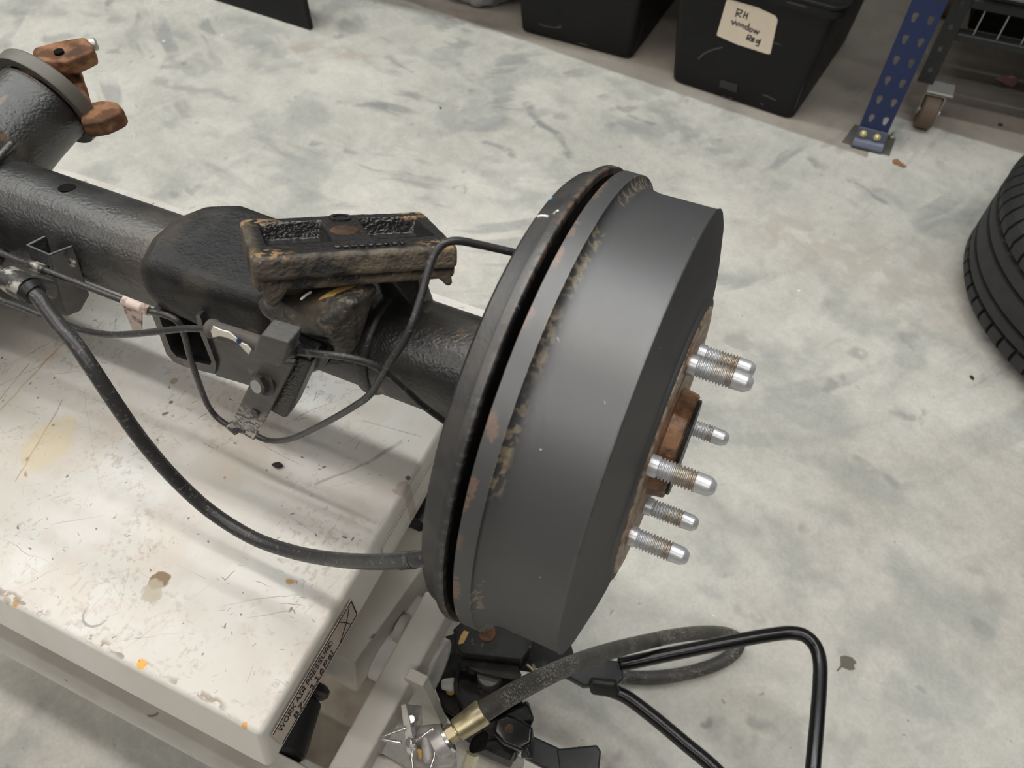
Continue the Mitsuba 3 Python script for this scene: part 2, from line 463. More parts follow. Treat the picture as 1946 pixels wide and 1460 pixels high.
RUST_PATCHES = []
for px_, py_, l_ in ((1058, 486, .009), (1004, 600, .0085), (1084, 440, .004), (934, 800, .0055), (936, 825, .0045), (896, 925, .008), (884, 955, .005), (866, 1120, .011)):
    q_, n_ = on_tube(px_, py_, .1654)
    q_ = q_ - C0
    RUST_PATCHES.append((float(q_ @ AX), math.atan2(q_ @ E2, q_ @ E1), l_))


def drum_color(p, n, uv):
    s, r, th = axle_local(p)
    g = fbm(p.x * 60, p.y * 60, p.z * 60, 3)
    c = mix((0.036, 0.037, 0.041), (0.043, 0.043, 0.046), g)
    # dirt and rust in the step behind the flange, and rust patches along the flange's inner edge
    step = smoothstep(-0.1088, -0.1078, s) * smoothstep(-0.1010, -0.1045, s)
    dep = step * smoothstep(0.44, 0.58, fbm(th * 55, s * 420, 1.0, 4)) * smoothstep(0.30, 0.62, noise(th * 7, 1.0, 4.0))
    c = mix(c, mix((0.15, 0.11, 0.07), (0.36, 0.29, 0.19), noise(p.x * 420, p.y * 420, p.z * 420)), 0.85 * dep)
    edge = smoothstep(-0.1150, -0.1185, s + 0.004 * (fbm(th * 60, s * 200, 3.0) - 0.5))
    rust = 0.7 * edge * smoothstep(0.64, 0.72, fbm(th * 11, 2.0, 7.0, 3)) + smoothstep(-0.1188, -0.1196, s) * smoothstep(0.4, 0.6, fbm(th * 40, 1.0, 2.0))
    rag = 0.016 * (fbm(p.x * 330, p.y * 330, p.z * 330, 4) - 0.5)
    for s0, t0, l in RUST_PATCHES:
        d = dr.sqrt(dr.square((th - t0) * 0.165 / l) + dr.square((s - s0) / 0.0032)) + rag * 110
        rust += smoothstep(1.0, 0.8, d)
    c = mix(c, mix((0.075, 0.042, 0.028), (0.27, 0.145, 0.085), fbm(p.x * 520, p.y * 520, p.z * 520, 2)), 0.9 * dr.clip(rust, 0, 1))
    ch = 0.7 * smoothstep(0.0016, 0.0005, dr.abs(s + 0.0553)) * smoothstep(0.55, 0.66, fbm(th * 45, 3.0, 1.0, 3))
    c = mix(c, (0.014, 0.014, 0.015), ch)
    w = spots(th * 0.16, s, 0.014, 8, 0.10, 0.0002, 0.0009)
    return mix(c, (0.6, 0.6, 0.62), 0.8 * w)


def plate_color(p, n, uv):
    s, r, th = axle_local(p)
    g = fbm(th * 9, s * 60, 1.0, 4)
    c = mix((0.022, 0.023, 0.026), (0.046, 0.043, 0.041), smoothstep(0.4, 0.7, g))
    edge = smoothstep(-0.1300, -0.1262, s)
    c = mix(c, (0.17, 0.10, 0.06), 0.75 * edge * smoothstep(0.45, 0.6, fbm(th * 50, s * 300, 2.0, 3)) * smoothstep(2.25, 1.75, th))
    c = mix(c, (0.16, 0.155, 0.15), 0.4 * edge * smoothstep(0.5, 0.62, fbm(th * 70, s * 300, 5.0, 3)))
    w = spots(th * 0.16, s, 0.010, 9, 0.12, 0.0002, 0.0010)
    return mix(c, (0.45, 0.45, 0.46), 0.8 * w)


def rust_color(p, n, uv):
    g = fbm(p.x * 90, p.y * 90, p.z * 90, 4)
    c = mix((0.095, 0.045, 0.023), (0.27, 0.135, 0.072), smoothstep(0.35, 0.7, g))
    return mix(c, (0.05, 0.03, 0.022), 0.6 * smoothstep(0.55, 0.7, fbm(p.x * 35, p.y * 35, p.z * 35 + 4, 3)))


def hub_color(p, n, uv):
    s, r, th = axle_local(p)
    g = fbm(p.x * 130, p.y * 130, p.z * 130, 4)
    c = mix((0.075, 0.036, 0.018), (0.21, 0.10, 0.045), smoothstep(0.35, 0.65, g))
    pale = smoothstep(0.0042, 0.0018, dr.abs(r - 0.0945)) + 0.7 * smoothstep(0.003, 0.001, dr.abs(r - 0.082))
    return mix(c, (0.36, 0.30, 0.22), 0.7 * dr.clip(pale, 0, 1) * smoothstep(0.3, 0.6, fbm(th * 20, r * 200, 3.0)))


def stud_color(p, n, uv):
    s, r, th = axle_local(p)
    g = fbm(p.x * 300, p.y * 300, p.z * 300, 3)
    c = mix((0.52, 0.54, 0.57), (0.70, 0.71, 0.73), g)
    big = noise(p.y * 31 + 2, p.z * 31, 1.0)
    band = smoothstep(-0.029, -0.024, s) * smoothstep(-0.0115, -0.0145, s) * smoothstep(0.30, 0.62, big)
    c = mix(c, (0.33, 0.25, 0.13), 0.55 * band)
    tail = smoothstep(-0.0175, -0.0165, s) * smoothstep(-0.0125, -0.0135, s)
    c = mix(c, (0.30, 0.19, 0.10), 0.4 * tail)
    base = smoothstep(-0.039, -0.0415, s) * smoothstep(0.5, 0.6, noise(p.y * 60, p.z * 60, 7.0))
    return mix(c, (0.30, 0.13, 0.05), 0.85 * base)


def seat_local(p):
    d = [p.x - float(BF[0, 3]), p.y - float(BF[1, 3]), p.z - float(BF[2, 3])]
    dot = lambda k: d[0] * float(BF[0, k]) + d[1] * float(BF[1, k]) + d[2] * float(BF[2, k])
    return dot(0), dot(1), dot(2)


def seat_color(p, n, uv):
    u, v, w = seat_local(p)
    g = fbm(p.x * 70, p.y * 70, p.z * 70, 4)
    c = mix((0.008, 0.008, 0.009), (0.018, 0.017, 0.017), g)
    side = dr.clip(smoothstep(-0.0365, -0.0395, v + 0.003 * (noise(p.x * 200, p.y * 200, p.z * 200) - 0.5)) + smoothstep(-0.0560, -0.0610, u) + smoothstep(-0.006, -0.010, w), 0, 1)
    d = smoothstep(0.22, 0.50, fbm(p.x * 55 + 3, p.y * 55, p.z * 55, 4)) * (0.55 + 0.45 * smoothstep(-0.055, -0.02, u))
    dirt = mix((0.085, 0.070, 0.050), (0.185, 0.145, 0.105), fbm(p.x * 260, p.y * 260, p.z * 260, 3))
    c = mix(c, dirt, 0.9 * d * side)
    au, av = dr.abs(u), dr.abs(v + 0.000)
    corner = smoothstep(0.034, 0.052, au) * smoothstep(0.020, 0.034, av)
    o = smoothstep(0.47, 0.60, fbm(p.x * 300 + 9, p.y * 300, p.z * 300, 3)) * corner * smoothstep(0.006, 0.009, w)
    return mix(c, (0.30, 0.185, 0.085), 0.85 * o)


def seat_rough(p, n, uv):
    u, v, w = seat_local(p)
    return 0.24 + 0.45 * smoothstep(-0.034, -0.041, v)


def pad_color(p, n, uv):
    g = fbm(p.x * 45, p.y * 45, p.z * 45, 4)
    c = mix((0.028, 0.027, 0.026), (0.085, 0.074, 0.060), smoothstep(0.36, 0.66, g))
    f = smoothstep(0.50, 0.66, fbm(p.x * 330, p.y * 330, p.z * 330, 3)) * smoothstep(0.4, 0.6, fbm(p.x * 60 + 2, p.y * 60, p.z * 60, 3))
    c = mix(c, (0.21, 0.175, 0.125), 0.55 * f)
    r_ = smoothstep(0.58, 0.70, fbm(p.x * 140 + 8, p.y * 140, p.z * 140, 4))
    return mix(c, (0.12, 0.078, 0.048), 0.45 * r_)


def hose_color(p, n, uv):
    g = smoothstep(0.56, 0.66, fbm(p.x * 800, p.y * 800, p.z * 800, 2))
    c = mix((0.028, 0.026, 0.024), (0.075, 0.07, 0.062), fbm(p.x * 60, p.y * 60, p.z * 60))
    return mix(c, (0.30, 0.28, 0.25), 0.75 * g * smoothstep(0.38, 0.6, fbm(p.x * 22, p.y * 22, p.z * 22)))


def cable_color(p, n, uv):
    g = smoothstep(0.64, 0.74, fbm(p.x * 420, p.y * 420, p.z * 420, 3))
    c = mix((0.020, 0.020, 0.022), (0.042, 0.040, 0.040), fbm(p.x * 60, p.y * 60, p.z * 60))
    return mix(c, (0.16, 0.145, 0.13), 0.45 * g)


def clip_color(p, n, uv):
    c = mix((0.045, 0.043, 0.042), (0.075, 0.07, 0.066), fbm(p.x * 120, p.y * 120, p.z * 120))
    low = smoothstep(0.742, 0.716, p.z)
    return mix(c, (0.45, 0.43, 0.40), 0.8 * low * smoothstep(0.42, 0.58, fbm(p.x * 330, p.y * 330, p.z * 330, 3)))


def sleeve_color(p, n, uv):
    return mix((0.10, 0.088, 0.075), (0.06, 0.055, 0.05), fbm(p.x * 150, p.y * 150, p.z * 150))


def paper_color(p, n, uv):
    g = fbm(p.x * 140, p.y * 140, p.z * 140, 4)
    return mix((0.62, 0.50, 0.44), (0.22, 0.16, 0.14), smoothstep(0.45, 0.66, g))


def worn_metal(p, n, uv):
    g = fbm(p.x * 160, p.y * 160, p.z * 160, 4)
    return mix((0.05, 0.048, 0.046), (0.38, 0.36, 0.33), smoothstep(0.45, 0.68, g))


def pump_color(p, n, uv):
    g = fbm(p.x * 60, p.y * 60, p.z * 60, 4)
    c = mix((0.006, 0.006, 0.0065), (0.017, 0.0165, 0.016), smoothstep(0.4, 0.7, g))
    return mix(c, (0.12, 0.075, 0.045), 0.7 * smoothstep(0.66, 0.74, fbm(p.x * 80 + 4, p.y * 80, p.z * 80, 4)))


def bin_color(p, n, uv):
    c = mix((0.0055, 0.0055, 0.006), (0.009, 0.009, 0.0095), fbm(p.x * 9, p.y * 9, p.z * 9))
    return mix(c, (0.10, 0.10, 0.095), 0.5 * scratches(p.x + p.y, p.z, 0.12, 9, 0.003, 0.35))


def rubber_color(p, n, uv):
    return mix((0.015, 0.015, 0.016), (0.030, 0.030, 0.031), fbm(p.x * 30, p.y * 30, p.z * 30, 4))


def brass_color(p, n, uv):
    return mix((0.52, 0.455, 0.285), (0.34, 0.30, 0.21), smoothstep(0.4, 0.7, fbm(p.x * 90, p.y * 90, p.z * 90)))


def cast_alu(p, n, uv):
    return mix((0.50, 0.48, 0.47), (0.30, 0.28, 0.27), smoothstep(0.35, 0.7, fbm(p.x * 60, p.y * 60, p.z * 60, 4)))


BSDF = {
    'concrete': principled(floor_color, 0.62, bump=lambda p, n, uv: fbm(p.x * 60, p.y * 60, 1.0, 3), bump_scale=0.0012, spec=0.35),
    'table_paint': principled(table_color, table_rough, spec=0.5),
    'grey_paint_m': principled(grey_paint, 0.5),
    'dusty_m': principled(dusty, 0.85, spec=0.2),
    'axle_paint': principled(axle_color, 0.40, bump=skin_bump, bump_scale=0.00050, spec=0.85),
    'saddle_paint': principled(axle_color, 0.42, bump=skin_bump, bump_scale=0.0004, spec=0.22),
    'drum_paint': {'type': 'twosided', 'bsdf': {'type': 'blendbsdf', 'weight': 0.35, 'first': {'type': 'diffuse', 'reflectance': mikit.proc(drum_color)},
                                                'second': {'type': 'roughconductor', 'material': 'none', 'distribution': 'ggx', 'alpha': 0.23, 'specular_reflectance': rgb((0.36, 0.36, 0.365))}}},
    'plate_paint': {'type': 'twosided', 'bsdf': {'type': 'bumpmap', 'texture': mikit.proc(fine_bump, 4e-4), 'scale': 0.00012,
                                                 'nested': {'type': 'blendbsdf', 'weight': 0.35, 'first': {'type': 'diffuse', 'reflectance': mikit.proc(plate_color)},
                                                            'second': {'type': 'roughconductor', 'material': 'none', 'distribution': 'ggx', 'alpha': 0.20, 'specular_reflectance': rgb((0.26, 0.255, 0.25))}}}},
    'boss_rust': principled(lambda p, n, uv: rust_color(p, n, uv) * mi.Color3f(0.30, 0.33, 0.36), 0.7, bump=skin_bump, bump_scale=0.0008, spec=0.3),
    'rust': principled(rust_color, 0.8, bump=cast_bump, bump_scale=0.0010, spec=0.3),
    'hub_rust': principled(hub_color, 0.42, metallic=0.25, bump=fine_bump, bump_scale=0.0003),
    'zinc': principled(stud_color, 0.38, metallic=0.65),
    'cast_black': principled(seat_color, seat_rough, bump=skin_bump, bump_scale=0.0011, spec=0.6),
    'pad_paint': principled(pad_color, 0.45, bump=skin_bump, bump_scale=0.0005),
    'hose_rubber': principled(hose_color, 0.5, bump=fine_bump, bump_scale=0.0009),
    'cable_rubber': principled(cable_color, 0.38, bump=fine_bump, bump_scale=0.0002),
    'clip_paint': principled(clip_color, 0.5, bump=fine_bump, bump_scale=0.0004),
    'sleeve_rubber': principled(sleeve_color, 0.7),
    'tag_paper': principled(paper_color, 0.8, spec=0.2),
    'worn_metal_m': principled(worn_metal, 0.45, metallic=0.5, bump=cast_bump, bump_scale=0.0008),
    'pump_black': principled(pump_color, 0.48, spec=0.25),
    'bin_plastic': principled(bin_color, 0.5, spec=0.25),
    'tyre_rubber': principled(rubber_color, 0.62, spec=0.4),
    'brass': principled(brass_color, 0.36, metallic=0.85),
    'cast_alu_m': principled(cast_alu, 0.42, metallic=0.55),
    'gloss_black': principled((0.007, 0.007, 0.008), 0.22, spec=0.4),
    'post_black': principled((0.004, 0.004, 0.0045), 0.35, bump=skin_bump, bump_scale=0.0006, spec=0.25),
    'satin_black': principled((0.012, 0.0125, 0.014), 0.42, spec=0.4),
    'matt_black': principled((0.006, 0.006, 0.006), 0.8, spec=0.1),
    'rack_blue': principled((0.022, 0.033, 0.092), 0.55, spec=0.25),
    'rack_dark': principled((0.022, 0.023, 0.023), 0.6),
    'foot_grey': principled((0.10, 0.11, 0.16), 0.35, metallic=0.3),
    'zinc_plain': principled((0.50, 0.50, 0.47), 0.4, metallic=0.6),
    'bolt_yellow': principled((0.62, 0.55, 0.26), 0.35, metallic=0.5),
    'bright_steel': principled((0.66, 0.66, 0.66), 0.22, metallic=0.95),
    'ring_steel': principled((0.12, 0.115, 0.10), 0.5, metallic=0.2),
    'silver_paint': principled((0.62, 0.61, 0.60), 0.38, metallic=0.15),
    'pale_brass': principled((0.70, 0.66, 0.48), 0.35, metallic=0.4),
    'dark_steel': principled((0.09, 0.085, 0.08), 0.45, metallic=0.4),
    'label_silver': principled((0.42, 0.35, 0.295), 0.3, spec=0.5),
    'white_plastic': principled((0.72, 0.71, 0.68), 0.5),
    'white_paper': principled((0.78, 0.76, 0.68), 0.8, spec=0.1),
    'cream_label': principled((0.74, 0.65, 0.53), 0.7, spec=0.2),
    'ink': principled((0.03, 0.025, 0.035), 0.7, spec=0.1),
    'brown_wheel': principled((0.125, 0.085, 0.058), 0.6),
    'bag_plastic': principled((0.30, 0.30, 0.31), 0.3, spec=0.6),
    'leaf_brown': principled((0.115, 0.105, 0.075), 0.6),
    'rust_brown': principled((0.26, 0.13, 0.06), 0.7),
    'pink_wrap': principled((0.62, 0.34, 0.33), 0.5),
    'scuff_grey': principled((0.06, 0.06, 0.057), 0.6),
    'crumb': principled((0.02, 0.018, 0.016), 0.8),
    'paint_white': principled((0.8, 0.8, 0.8), 0.5),
    'paint_blue': principled((0.10, 0.35, 0.62), 0.5),
    'ochre': principled((0.45, 0.28, 0.09), 0.6),
    'wall_paint': principled((0.36, 0.355, 0.345), 0.8, spec=0.2),
    'ceiling_paint': principled((0.33, 0.325, 0.315), 0.85, spec=0.2),
    'lamp_body': principled((0.7, 0.7, 0.7), 0.5),
}
for k_, v_ in BSDF.items():
    scene[k_] = v_

# ================================================================== THE ROOM
RX0, RX1, RY0, RY1 = -6.0, 5.0, -4.0, 2.95
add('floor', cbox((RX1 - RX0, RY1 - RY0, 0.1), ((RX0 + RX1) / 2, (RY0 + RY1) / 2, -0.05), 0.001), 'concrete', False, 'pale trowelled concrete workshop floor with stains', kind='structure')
add('wall_back', cbox((RX1 - RX0, 0.1, CEIL), ((RX0 + RX1) / 2, RY1 + 0.05, CEIL / 2), 0.001), 'wall_paint', False, 'plain wall behind the racking', kind='structure')
add('wall_front', cbox((RX1 - RX0, 0.1, CEIL), ((RX0 + RX1) / 2, RY0 - 0.05, CEIL / 2), 0.001), 'wall_paint', False, 'plain wall behind the camera', kind='structure')
add('wall_left', cbox((0.1, RY1 - RY0, CEIL), (RX0 - 0.05, (RY0 + RY1) / 2, CEIL / 2), 0.001), 'wall_paint', False, 'plain wall at the far left', kind='structure')
add('wall_right', cbox((0.1, RY1 - RY0, CEIL), (RX1 + 0.05, (RY0 + RY1) / 2, CEIL / 2), 0.001), 'rack_dark', False, 'unseen wall at the far right, made dark to dim that side', kind='structure')  # unseen wall kept dark so little light bounces onto the drum's right face
add('ceiling', cbox((RX1 - RX0, RY1 - RY0, 0.1), ((RX0 + RX1) / 2, (RY0 + RY1) / 2, CEIL + 0.05), 0.001), 'ceiling_paint', False, 'plain pale ceiling', kind='structure')

for name, x0, x1, y, rad, col, lab in LAMPS:
    scene[name + '__housing'] = mikit.ply(cbox((x1 - x0, 0.16, 0.05), ((x0 + x1) / 2, y, CEIL - 0.025), 0.004), 'lamp_body')
    v = np.array([[x0, y - .065, CEIL - .056], [x1, y - .065, CEIL - .056], [x1, y + .065, CEIL - .056], [x0, y + .065, CEIL - .056]])
    scene[name + '__diffuser'] = {**mikit.ply((v, np.array([[0, 2, 1], [0, 3, 2]])), 'lamp_body'), 'emitter': emitter(np.array(col) * rad)}
    tag(name, lab, 'ceiling light')

# ================================================================== REAR AXLE (one thing, all bolted together)
AXN = 'rear_axle'
tag(AXN, 'black truck rear axle with brake drum, lying across the white lift table', 'axle')
A = lambda part, mesh, bsdf, smooth=35, label=None: add(f'{AXN}__{part}', mesh, bsdf, smooth, label)


def loc_hull(pts, r, edge=0.004, amp=0.0008, seed=0):
    w = np.array([LP(*q) for q in pts])
    return rough(hull(w, r), edge, amp, 60, seed)


# axle tube with its weld beads, plug hole and the flange at the brake
tube = lathe([(-1.00, 0), (-1.00, .0400), (-0.80, .0400), (-0.62, .0400), (-0.40, .0400), (-0.30, .0400), (-0.265, .0400), (-0.17, .0400), (-0.17, .0470), (-0.150, .0475), (-0.150, .058), (-0.142, .058), (-0.142, 0)], 72, AXLE)
A('axle_tube', tube, 'axle_paint', 30)
A('weld_bead', lathe([(-.2600 + .0060 * math.cos(t), .0400 + .0035 * math.sin(t)) for t in np.linspace(0, 2 * np.pi, 10, endpoint=False)], 72, AXLE, close=True), 'axle_paint', True)
q, qd = on_tube(127, 357, .0400)
A('plug_hole', cyl(q - qd * .001, q + qd * .0004, .0068, n=28), 'matt_black', 35, 'dark round plug in the tube')

# differential housing at the left, its collar, nose and lower foot
A('differential_housing', rough(hull([LP(-.90, 0, .003), LP(-.80, 0, -.005)], [.1395, .105]), .008, .0004, 40), 'axle_paint', True)
A('housing_collar', lathe([(-.705, 0), (-.705, .056), (-.672, .052), (-.662, .0475), (-.652, .046), (-.649, .0425), (-.649, 0)], 72, AXLE), 'axle_paint', 30)
ND = unit([0.02, 0.985, 0.17])                      # the way the pinion nose points
NY = unit(np.cross([0, 0, 1.0], ND))
NZ = np.cross(ND, NY)
RC = P(93, 186, Z=0.775)                            # centre of the dust ring
NOSE = frame(ND, NY, NZ, RC)
nose = lathe([(-.24, 0), (-.24, .068), (-.13, .058), (-.085, .051), (-.073, .0440), (-.066, .042), (-.040, .0405), (-.018, .0400), (-.009, .0405), (-.0075, 0)], 64, NOSE)
A('pinion_nose', nose, 'axle_paint', 30)
for a in (0.35, 1.55, 2.6, 3.8, 5.2):
    ca, sa = math.cos(a), math.sin(a)
    rib = hull([RC + ND * t + (NY * ca + NZ * sa) * r for t, r in ((-.23, .070), (-.10, .055), (-.075, .050), (-.23, .045), (-.08, .040))], .0035)
    A('nose_rib', rib, 'axle_paint', 40)
A('dust_ring', lathe([(-.007, .041), (-.007, .0485), (-.0055, .0493), (.0055, .0493), (.0068, .0485), (.0068, .040)], 72, NOSE, close=True), 'ring_steel', 30, 'grey dust ring around the pinion nose')
A('nose_foot', rough(hull([P(20, 275, Z=.70), P(104, 262, Z=.70), P(100, 285, Z=.665), P(10, 300, Z=.665), P(60, 302, Z=.665)], .008), .006, .0006, 50), 'axle_paint', 40)
# pinion yoke, rusty, with two forked ears
yk = cyl(RC + ND * -.004, RC + ND * .014, .038, .030, 40, .002)
A('pinion_yoke', rough(yk, .005, .0006, 90), 'rust', 40, 'rusty brown forked yoke')


def ear(pts_px, z, th, seed):
    top = np.array([P(*q_, Z=z) for q_ in pts_px])
    return rough(hull(np.vstack([top, top - np.array([0, 0, th])]), .0025), .004, .0007, 90, seed)


A('pinion_yoke__ear', ear([(67, 104), (71, 96), (112, 84), (160, 77), (172, 90), (174, 100), (147, 112), (130, 118), (110, 120), (80, 116)], .80, .010, 1), 'rust', 40)
A('pinion_yoke__ear', ear([(160, 206), (168, 202), (196, 197), (220, 200), (230, 211), (226, 217), (195, 232), (166, 236), (160, 234)], .772, .011, 2), 'rust', 40)
A('pinion_yoke__web', ear([(116, 124), (139, 116), (143, 146), (150, 176), (166, 203), (160, 212), (146, 178)], .775, .016, 3), 'rust', 40)
e_ = P(115, 105, Z=.8005)
A('pinion_yoke__bolt_hole', cyl(e_ + [0, 0, .001], e_ + [0, 0, .0045], .0045, n=20), 'matt_black')
e_ = P(170, 86, Z=.795)
A('pinion_yoke__bearing_cap', cyl(e_, e_ + .007 * unit(P(190, 82, Z=.795) - e_), .006, n=20, bevel=.001), 'zinc_plain', 35, 'bright cap end')

# pressed saddle over the tube
saddle = [(-.439, -.029, .030), (-.444, -.014, .034), (-.443, .006, .038), (-.432, .024, .0405), (-.412, .034, .0405), (-.362, .034, .0385), (-.340, -.010, .032), (-.346, -.028, .032), (-.400, -.030, .031),
          (-.438, -.038, .022), (-.438, -.036, .010), (-.438, .034, .004), (-.400, -.038, .008), (-.365, -.036, .004), (-.350, -.032, .000), (-.350, .036, .004)]
A('tube_saddle', loc_hull(saddle, [.017, .015, .012, .010, .010, .010, .012, .014, .017] + [.012] * 7, .004, .0002), 'saddle_paint', True)
A('gusset', rough(hull([LP(-.352, -.034, .012), LP(-.325, -.036, .014), LP(-.330, -.020, .052), LP(-.352, -.010, .045), LP(-.315, -.02, .03)], .006), .004, .0008, 60, 4), 'axle_paint', True)

# bump pad bracket below the cast block
pad = man(hull([PA(501, 578, -.052), PA(508, 590, -.056), PA(520, 600, -.058), PA(590, 626, -.061), PA(624, 630, -.060), PA(668, 577, -.047), PA(700, 548, -.022), PA(705, 552, -.018), PA(600, 552, -.034), PA(530, 560, -.040), PA(508, 570, -.048), PA(560, 600, -.040)], .0042))
leg_ = man(hull([PA(612, 610, -.058), PA(640, 600, -.054), PA(668, 577, -.047), PA(702, 552, -.020), PA(670, 652, -.045), PA(660, 664, -.048), PA(646, 667, -.050), PA(630, 634, -.057), PA(668, 640, -.030), PA(690, 600, -.022)], .0038))
A('bump_pad', rough(tri(pad + leg_), .0035, .0005, 60, 5), 'pad_paint', True, 'dusty pressed bump pad')
q = PA(650, 555, -.030)
A('bump_pad__worn_patch', rough(hull([PA(610, 571, -.0485), PA(622, 562, -.0450), PA(668, 541, -.0275), PA(676, 546, -.0275), PA(640, 566, -.0440)], .0018), .003, .0004, 120, 6), 'ochre', 40, 'ochre bare patch on top')
A('bump_pad__paint_mark', sweep([PA(572, 569, -.0570), PA(580, 562, -.0530), PA(591, 555, -.0480)], .0008, 8), 'paint_white')

# hollow bracket hanging under the tube, open to the front
def xz(px, py):
    q_ = PA(px, py, -.052)
    return (q_[0], q_[2])


outer = Polygon([xz(286, 592), xz(300, 628), xz(316, 672), xz(330, 688), xz(352, 698), xz(408, 711), xz(411, 693), xz(389, 632), xz(380, 600)])
inner = Polygon([xz(298, 588), xz(311, 628), xz(325, 666), xz(336, 678), xz(354, 684), xz(399, 694), xz(402, 688), xz(380, 634), xz(370, 592)])
XZF = frame([1, 0, 0], [0, 0, 1], [0, -1, 0], [0, .302 + .004 + .010, 0])
A('hollow_bracket', xf(extrude_polygon(outer.difference(inner), .062, engine='earcut'), XZF), 'axle_paint', False)
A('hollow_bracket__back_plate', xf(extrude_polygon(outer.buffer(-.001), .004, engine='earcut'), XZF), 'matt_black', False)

f_ = np.array([PA(*q_, -.046) for q_ in ((392, 625), (412, 700), (414, 708), (480, 728), (526, 742), (540, 715), (520, 668))])
A('hollow_bracket__side_body', rough(hull(np.vstack([f_, f_ + [0, .034, .0]]), .003), .005, .0004, 60, 12), 'axle_paint', 40)

# U-shaped bracket for the lines, hanging on the front of the tube
def uplate(pxs, y0, th=.0026):
    """A sheet whose outline is seen in a plane of constant Y."""
    pl = Polygon([(PA(*q_, y0)[0], PA(*q_, y0)[2]) for q_ in pxs])
    return xf(extrude_polygon(pl, th, engine='earcut'), frame([1, 0, 0], [0, 0, 1], [0, -1, 0], [0, .306 + y0, 0]))


t_ = .775
quads = [[P(85, 451, Z=t_), P(53, 467, Z=t_), P(100, 580, Y=.240), P(118, 560, Y=.258)],
         [P(53, 467, Z=t_), P(94, 485, Z=t_), P(126, 598, Y=.246), P(112, 594, Y=.242), P(100, 580, Y=.240)],
         [P(94, 485, Z=t_), P(137, 469, Z=t_), P(166, 560, Y=.266), P(150, 588, Y=.256), P(126, 598, Y=.246)]]
for i, q_ in enumerate(quads):
    A('line_bracket' if i == 0 else 'line_bracket__side', hull(q_, .0014), 'axle_paint', 30)
q = P(140, 498, Y=.262)
A('line_bracket__rivet', cyl(q, q + [0, -.003, 0.001], .004, n=20, bevel=.001), 'worn_metal_m')

# ---- brake: backing plate, drum, hub, studs
bpro = [(-.1450, 0), (-.1450, .1540), (-.1443, .1568), (-.1425, .1588), (-.1375, .1606), (-.1335, .1618), (-.1325, .1625), (-.1318, .1655), (-.1300, .1662), (-.1262, .1662), (-.1255, .1655), (-.1255, .1615), (-.1300, .1600), (-.1300, 0)]
A('backing_plate', lathe(bpro, 200, AXLE), 'plate_paint', 28, 'brake backing plate with a scuffed rolled edge')
q = LP(-.134, .1610 * math.cos(2.02), .1610 * math.sin(2.02))
pm = [P(1018, 408, Y=.392), P(1028, 410, Y=.392), P(1041, 413, Y=.391)]
def on_axis_r(px, py, s, r):
    """The point on the near side of the circle (s, r) around the axle that lies closest to a pixel's ray."""
    a = np.linspace(-1.2, 3.4, 1200)
    pts = C0 + s * AX + r * (np.cos(a)[:, None] * -E1 + np.sin(a)[:, None] * E2)
    q_ = (pts - EYE)
    u = W_PX / 2 + F_PX * (q_ @ RIGHT) / (q_ @ FWD)
    v = H_PX / 2 + F_PX * (q_ @ DOWN) / (q_ @ FWD)
    return pts[np.argmin((u - px)**2 + (v - py)**2)]


A('backing_plate__paint_mark', sweep([on_axis_r(1019, 410, -.1425, .1590), on_axis_r(1030, 411, -.1400, .1600), on_axis_r(1045, 413, -.1360, .1613)], .0008, 8), 'paint_white')
A('backing_plate__paint_mark', sweep([on_axis_r(1050, 405, -.1335, .1622), on_axis_r(1056, 402, -.1322, .1640), on_axis_r(1060, 400, -.131, .1662)], .0007, 8), 'paint_white')
A('backing_plate__paint_mark', sweep([on_axis_r(1040, 377, -.1430, .1582), on_axis_r(1046, 373, -.1424, .1590)], .0007, 8), 'paint_blue')
dpro = [(-.1197, 0), (-.1197, .1640), (-.1190, .1654), (-.1085, .1653), (-.1081, .1652)] + [(-.1079 + .0145 * (1 - math.sin(t)), .1570 + .0078 * (1 - math.cos(t))) for t in np.linspace(math.pi / 2, 0, 14)] + [(-.0575, .1572), (-.0553, .1580), (-.0548, .1576), (-.0525, .1520),
        (-.0475, .1300), (-.0455, .1190), (-.0450, .1080), (-.0440, .1030), (-.0425, .1020), (-.0418, .1010), (-.0418, 0)]
A('brake_drum', lathe(dpro, 256, AXLE), 'drum_paint', 24, 'satin dark grey brake drum with rusty flange edge')
A('hub_face', lathe([(-.0425, .0), (-.0425, .0970), (-.0412, .0965), (-.0406, .0945), (-.0412, .0920), (-.0412, .0600), (-.0406, .0590), (-.0400, .046), (-.0400, 0)], 128, AXLE), 'hub_rust', 30, 'rusty flat mounting face')
A('hub_pilot', lathe([(-.0410, 0), (-.0410, .0395), (-.0330, .0380), (-.0300, .0375), (-.0288, .0365), (-.0288, 0)], 96, AXLE), 'hub_rust', 30, 'rusty centring hub')
A('hub_pilot__cap', lathe([(-.0290, 0), (-.0290, .0340), (-.0270, .0345), (-.0262, .0335), (-.0262, 0)], 72, AXLE), 'satin_black', 30, 'black centre cap')
PHI = 1.3570
for i in range(6):
    a = PHI - i * math.pi / 3
    pr = [(-.046, 0), (-.046, .0070), (-.0425, .0070), (-.0360, .0069), (-.0352, .0062)]
    s_ = -.0350
    while s_ < -.0135:
        pr += [(s_, .0055), (s_ + .0004, .0055), (s_ + .0011, .0069), (s_ + .0015, .0069)]
        s_ += .0021
    pr += [(-.0128, .0061), (-.0120, .0064), (-.0045, .0061), (-.0036, .0056), (-.0010, .0040), (-.0002, .0025), (.0, 0)]
    st = lathe(pr, 28)
    st.apply_translation([0, .06985 * math.cos(a), .06985 * math.sin(a)])
    A('wheel_stud', xf(st, AXLE), 'zinc', 50, 'zinc plated wheel stud')

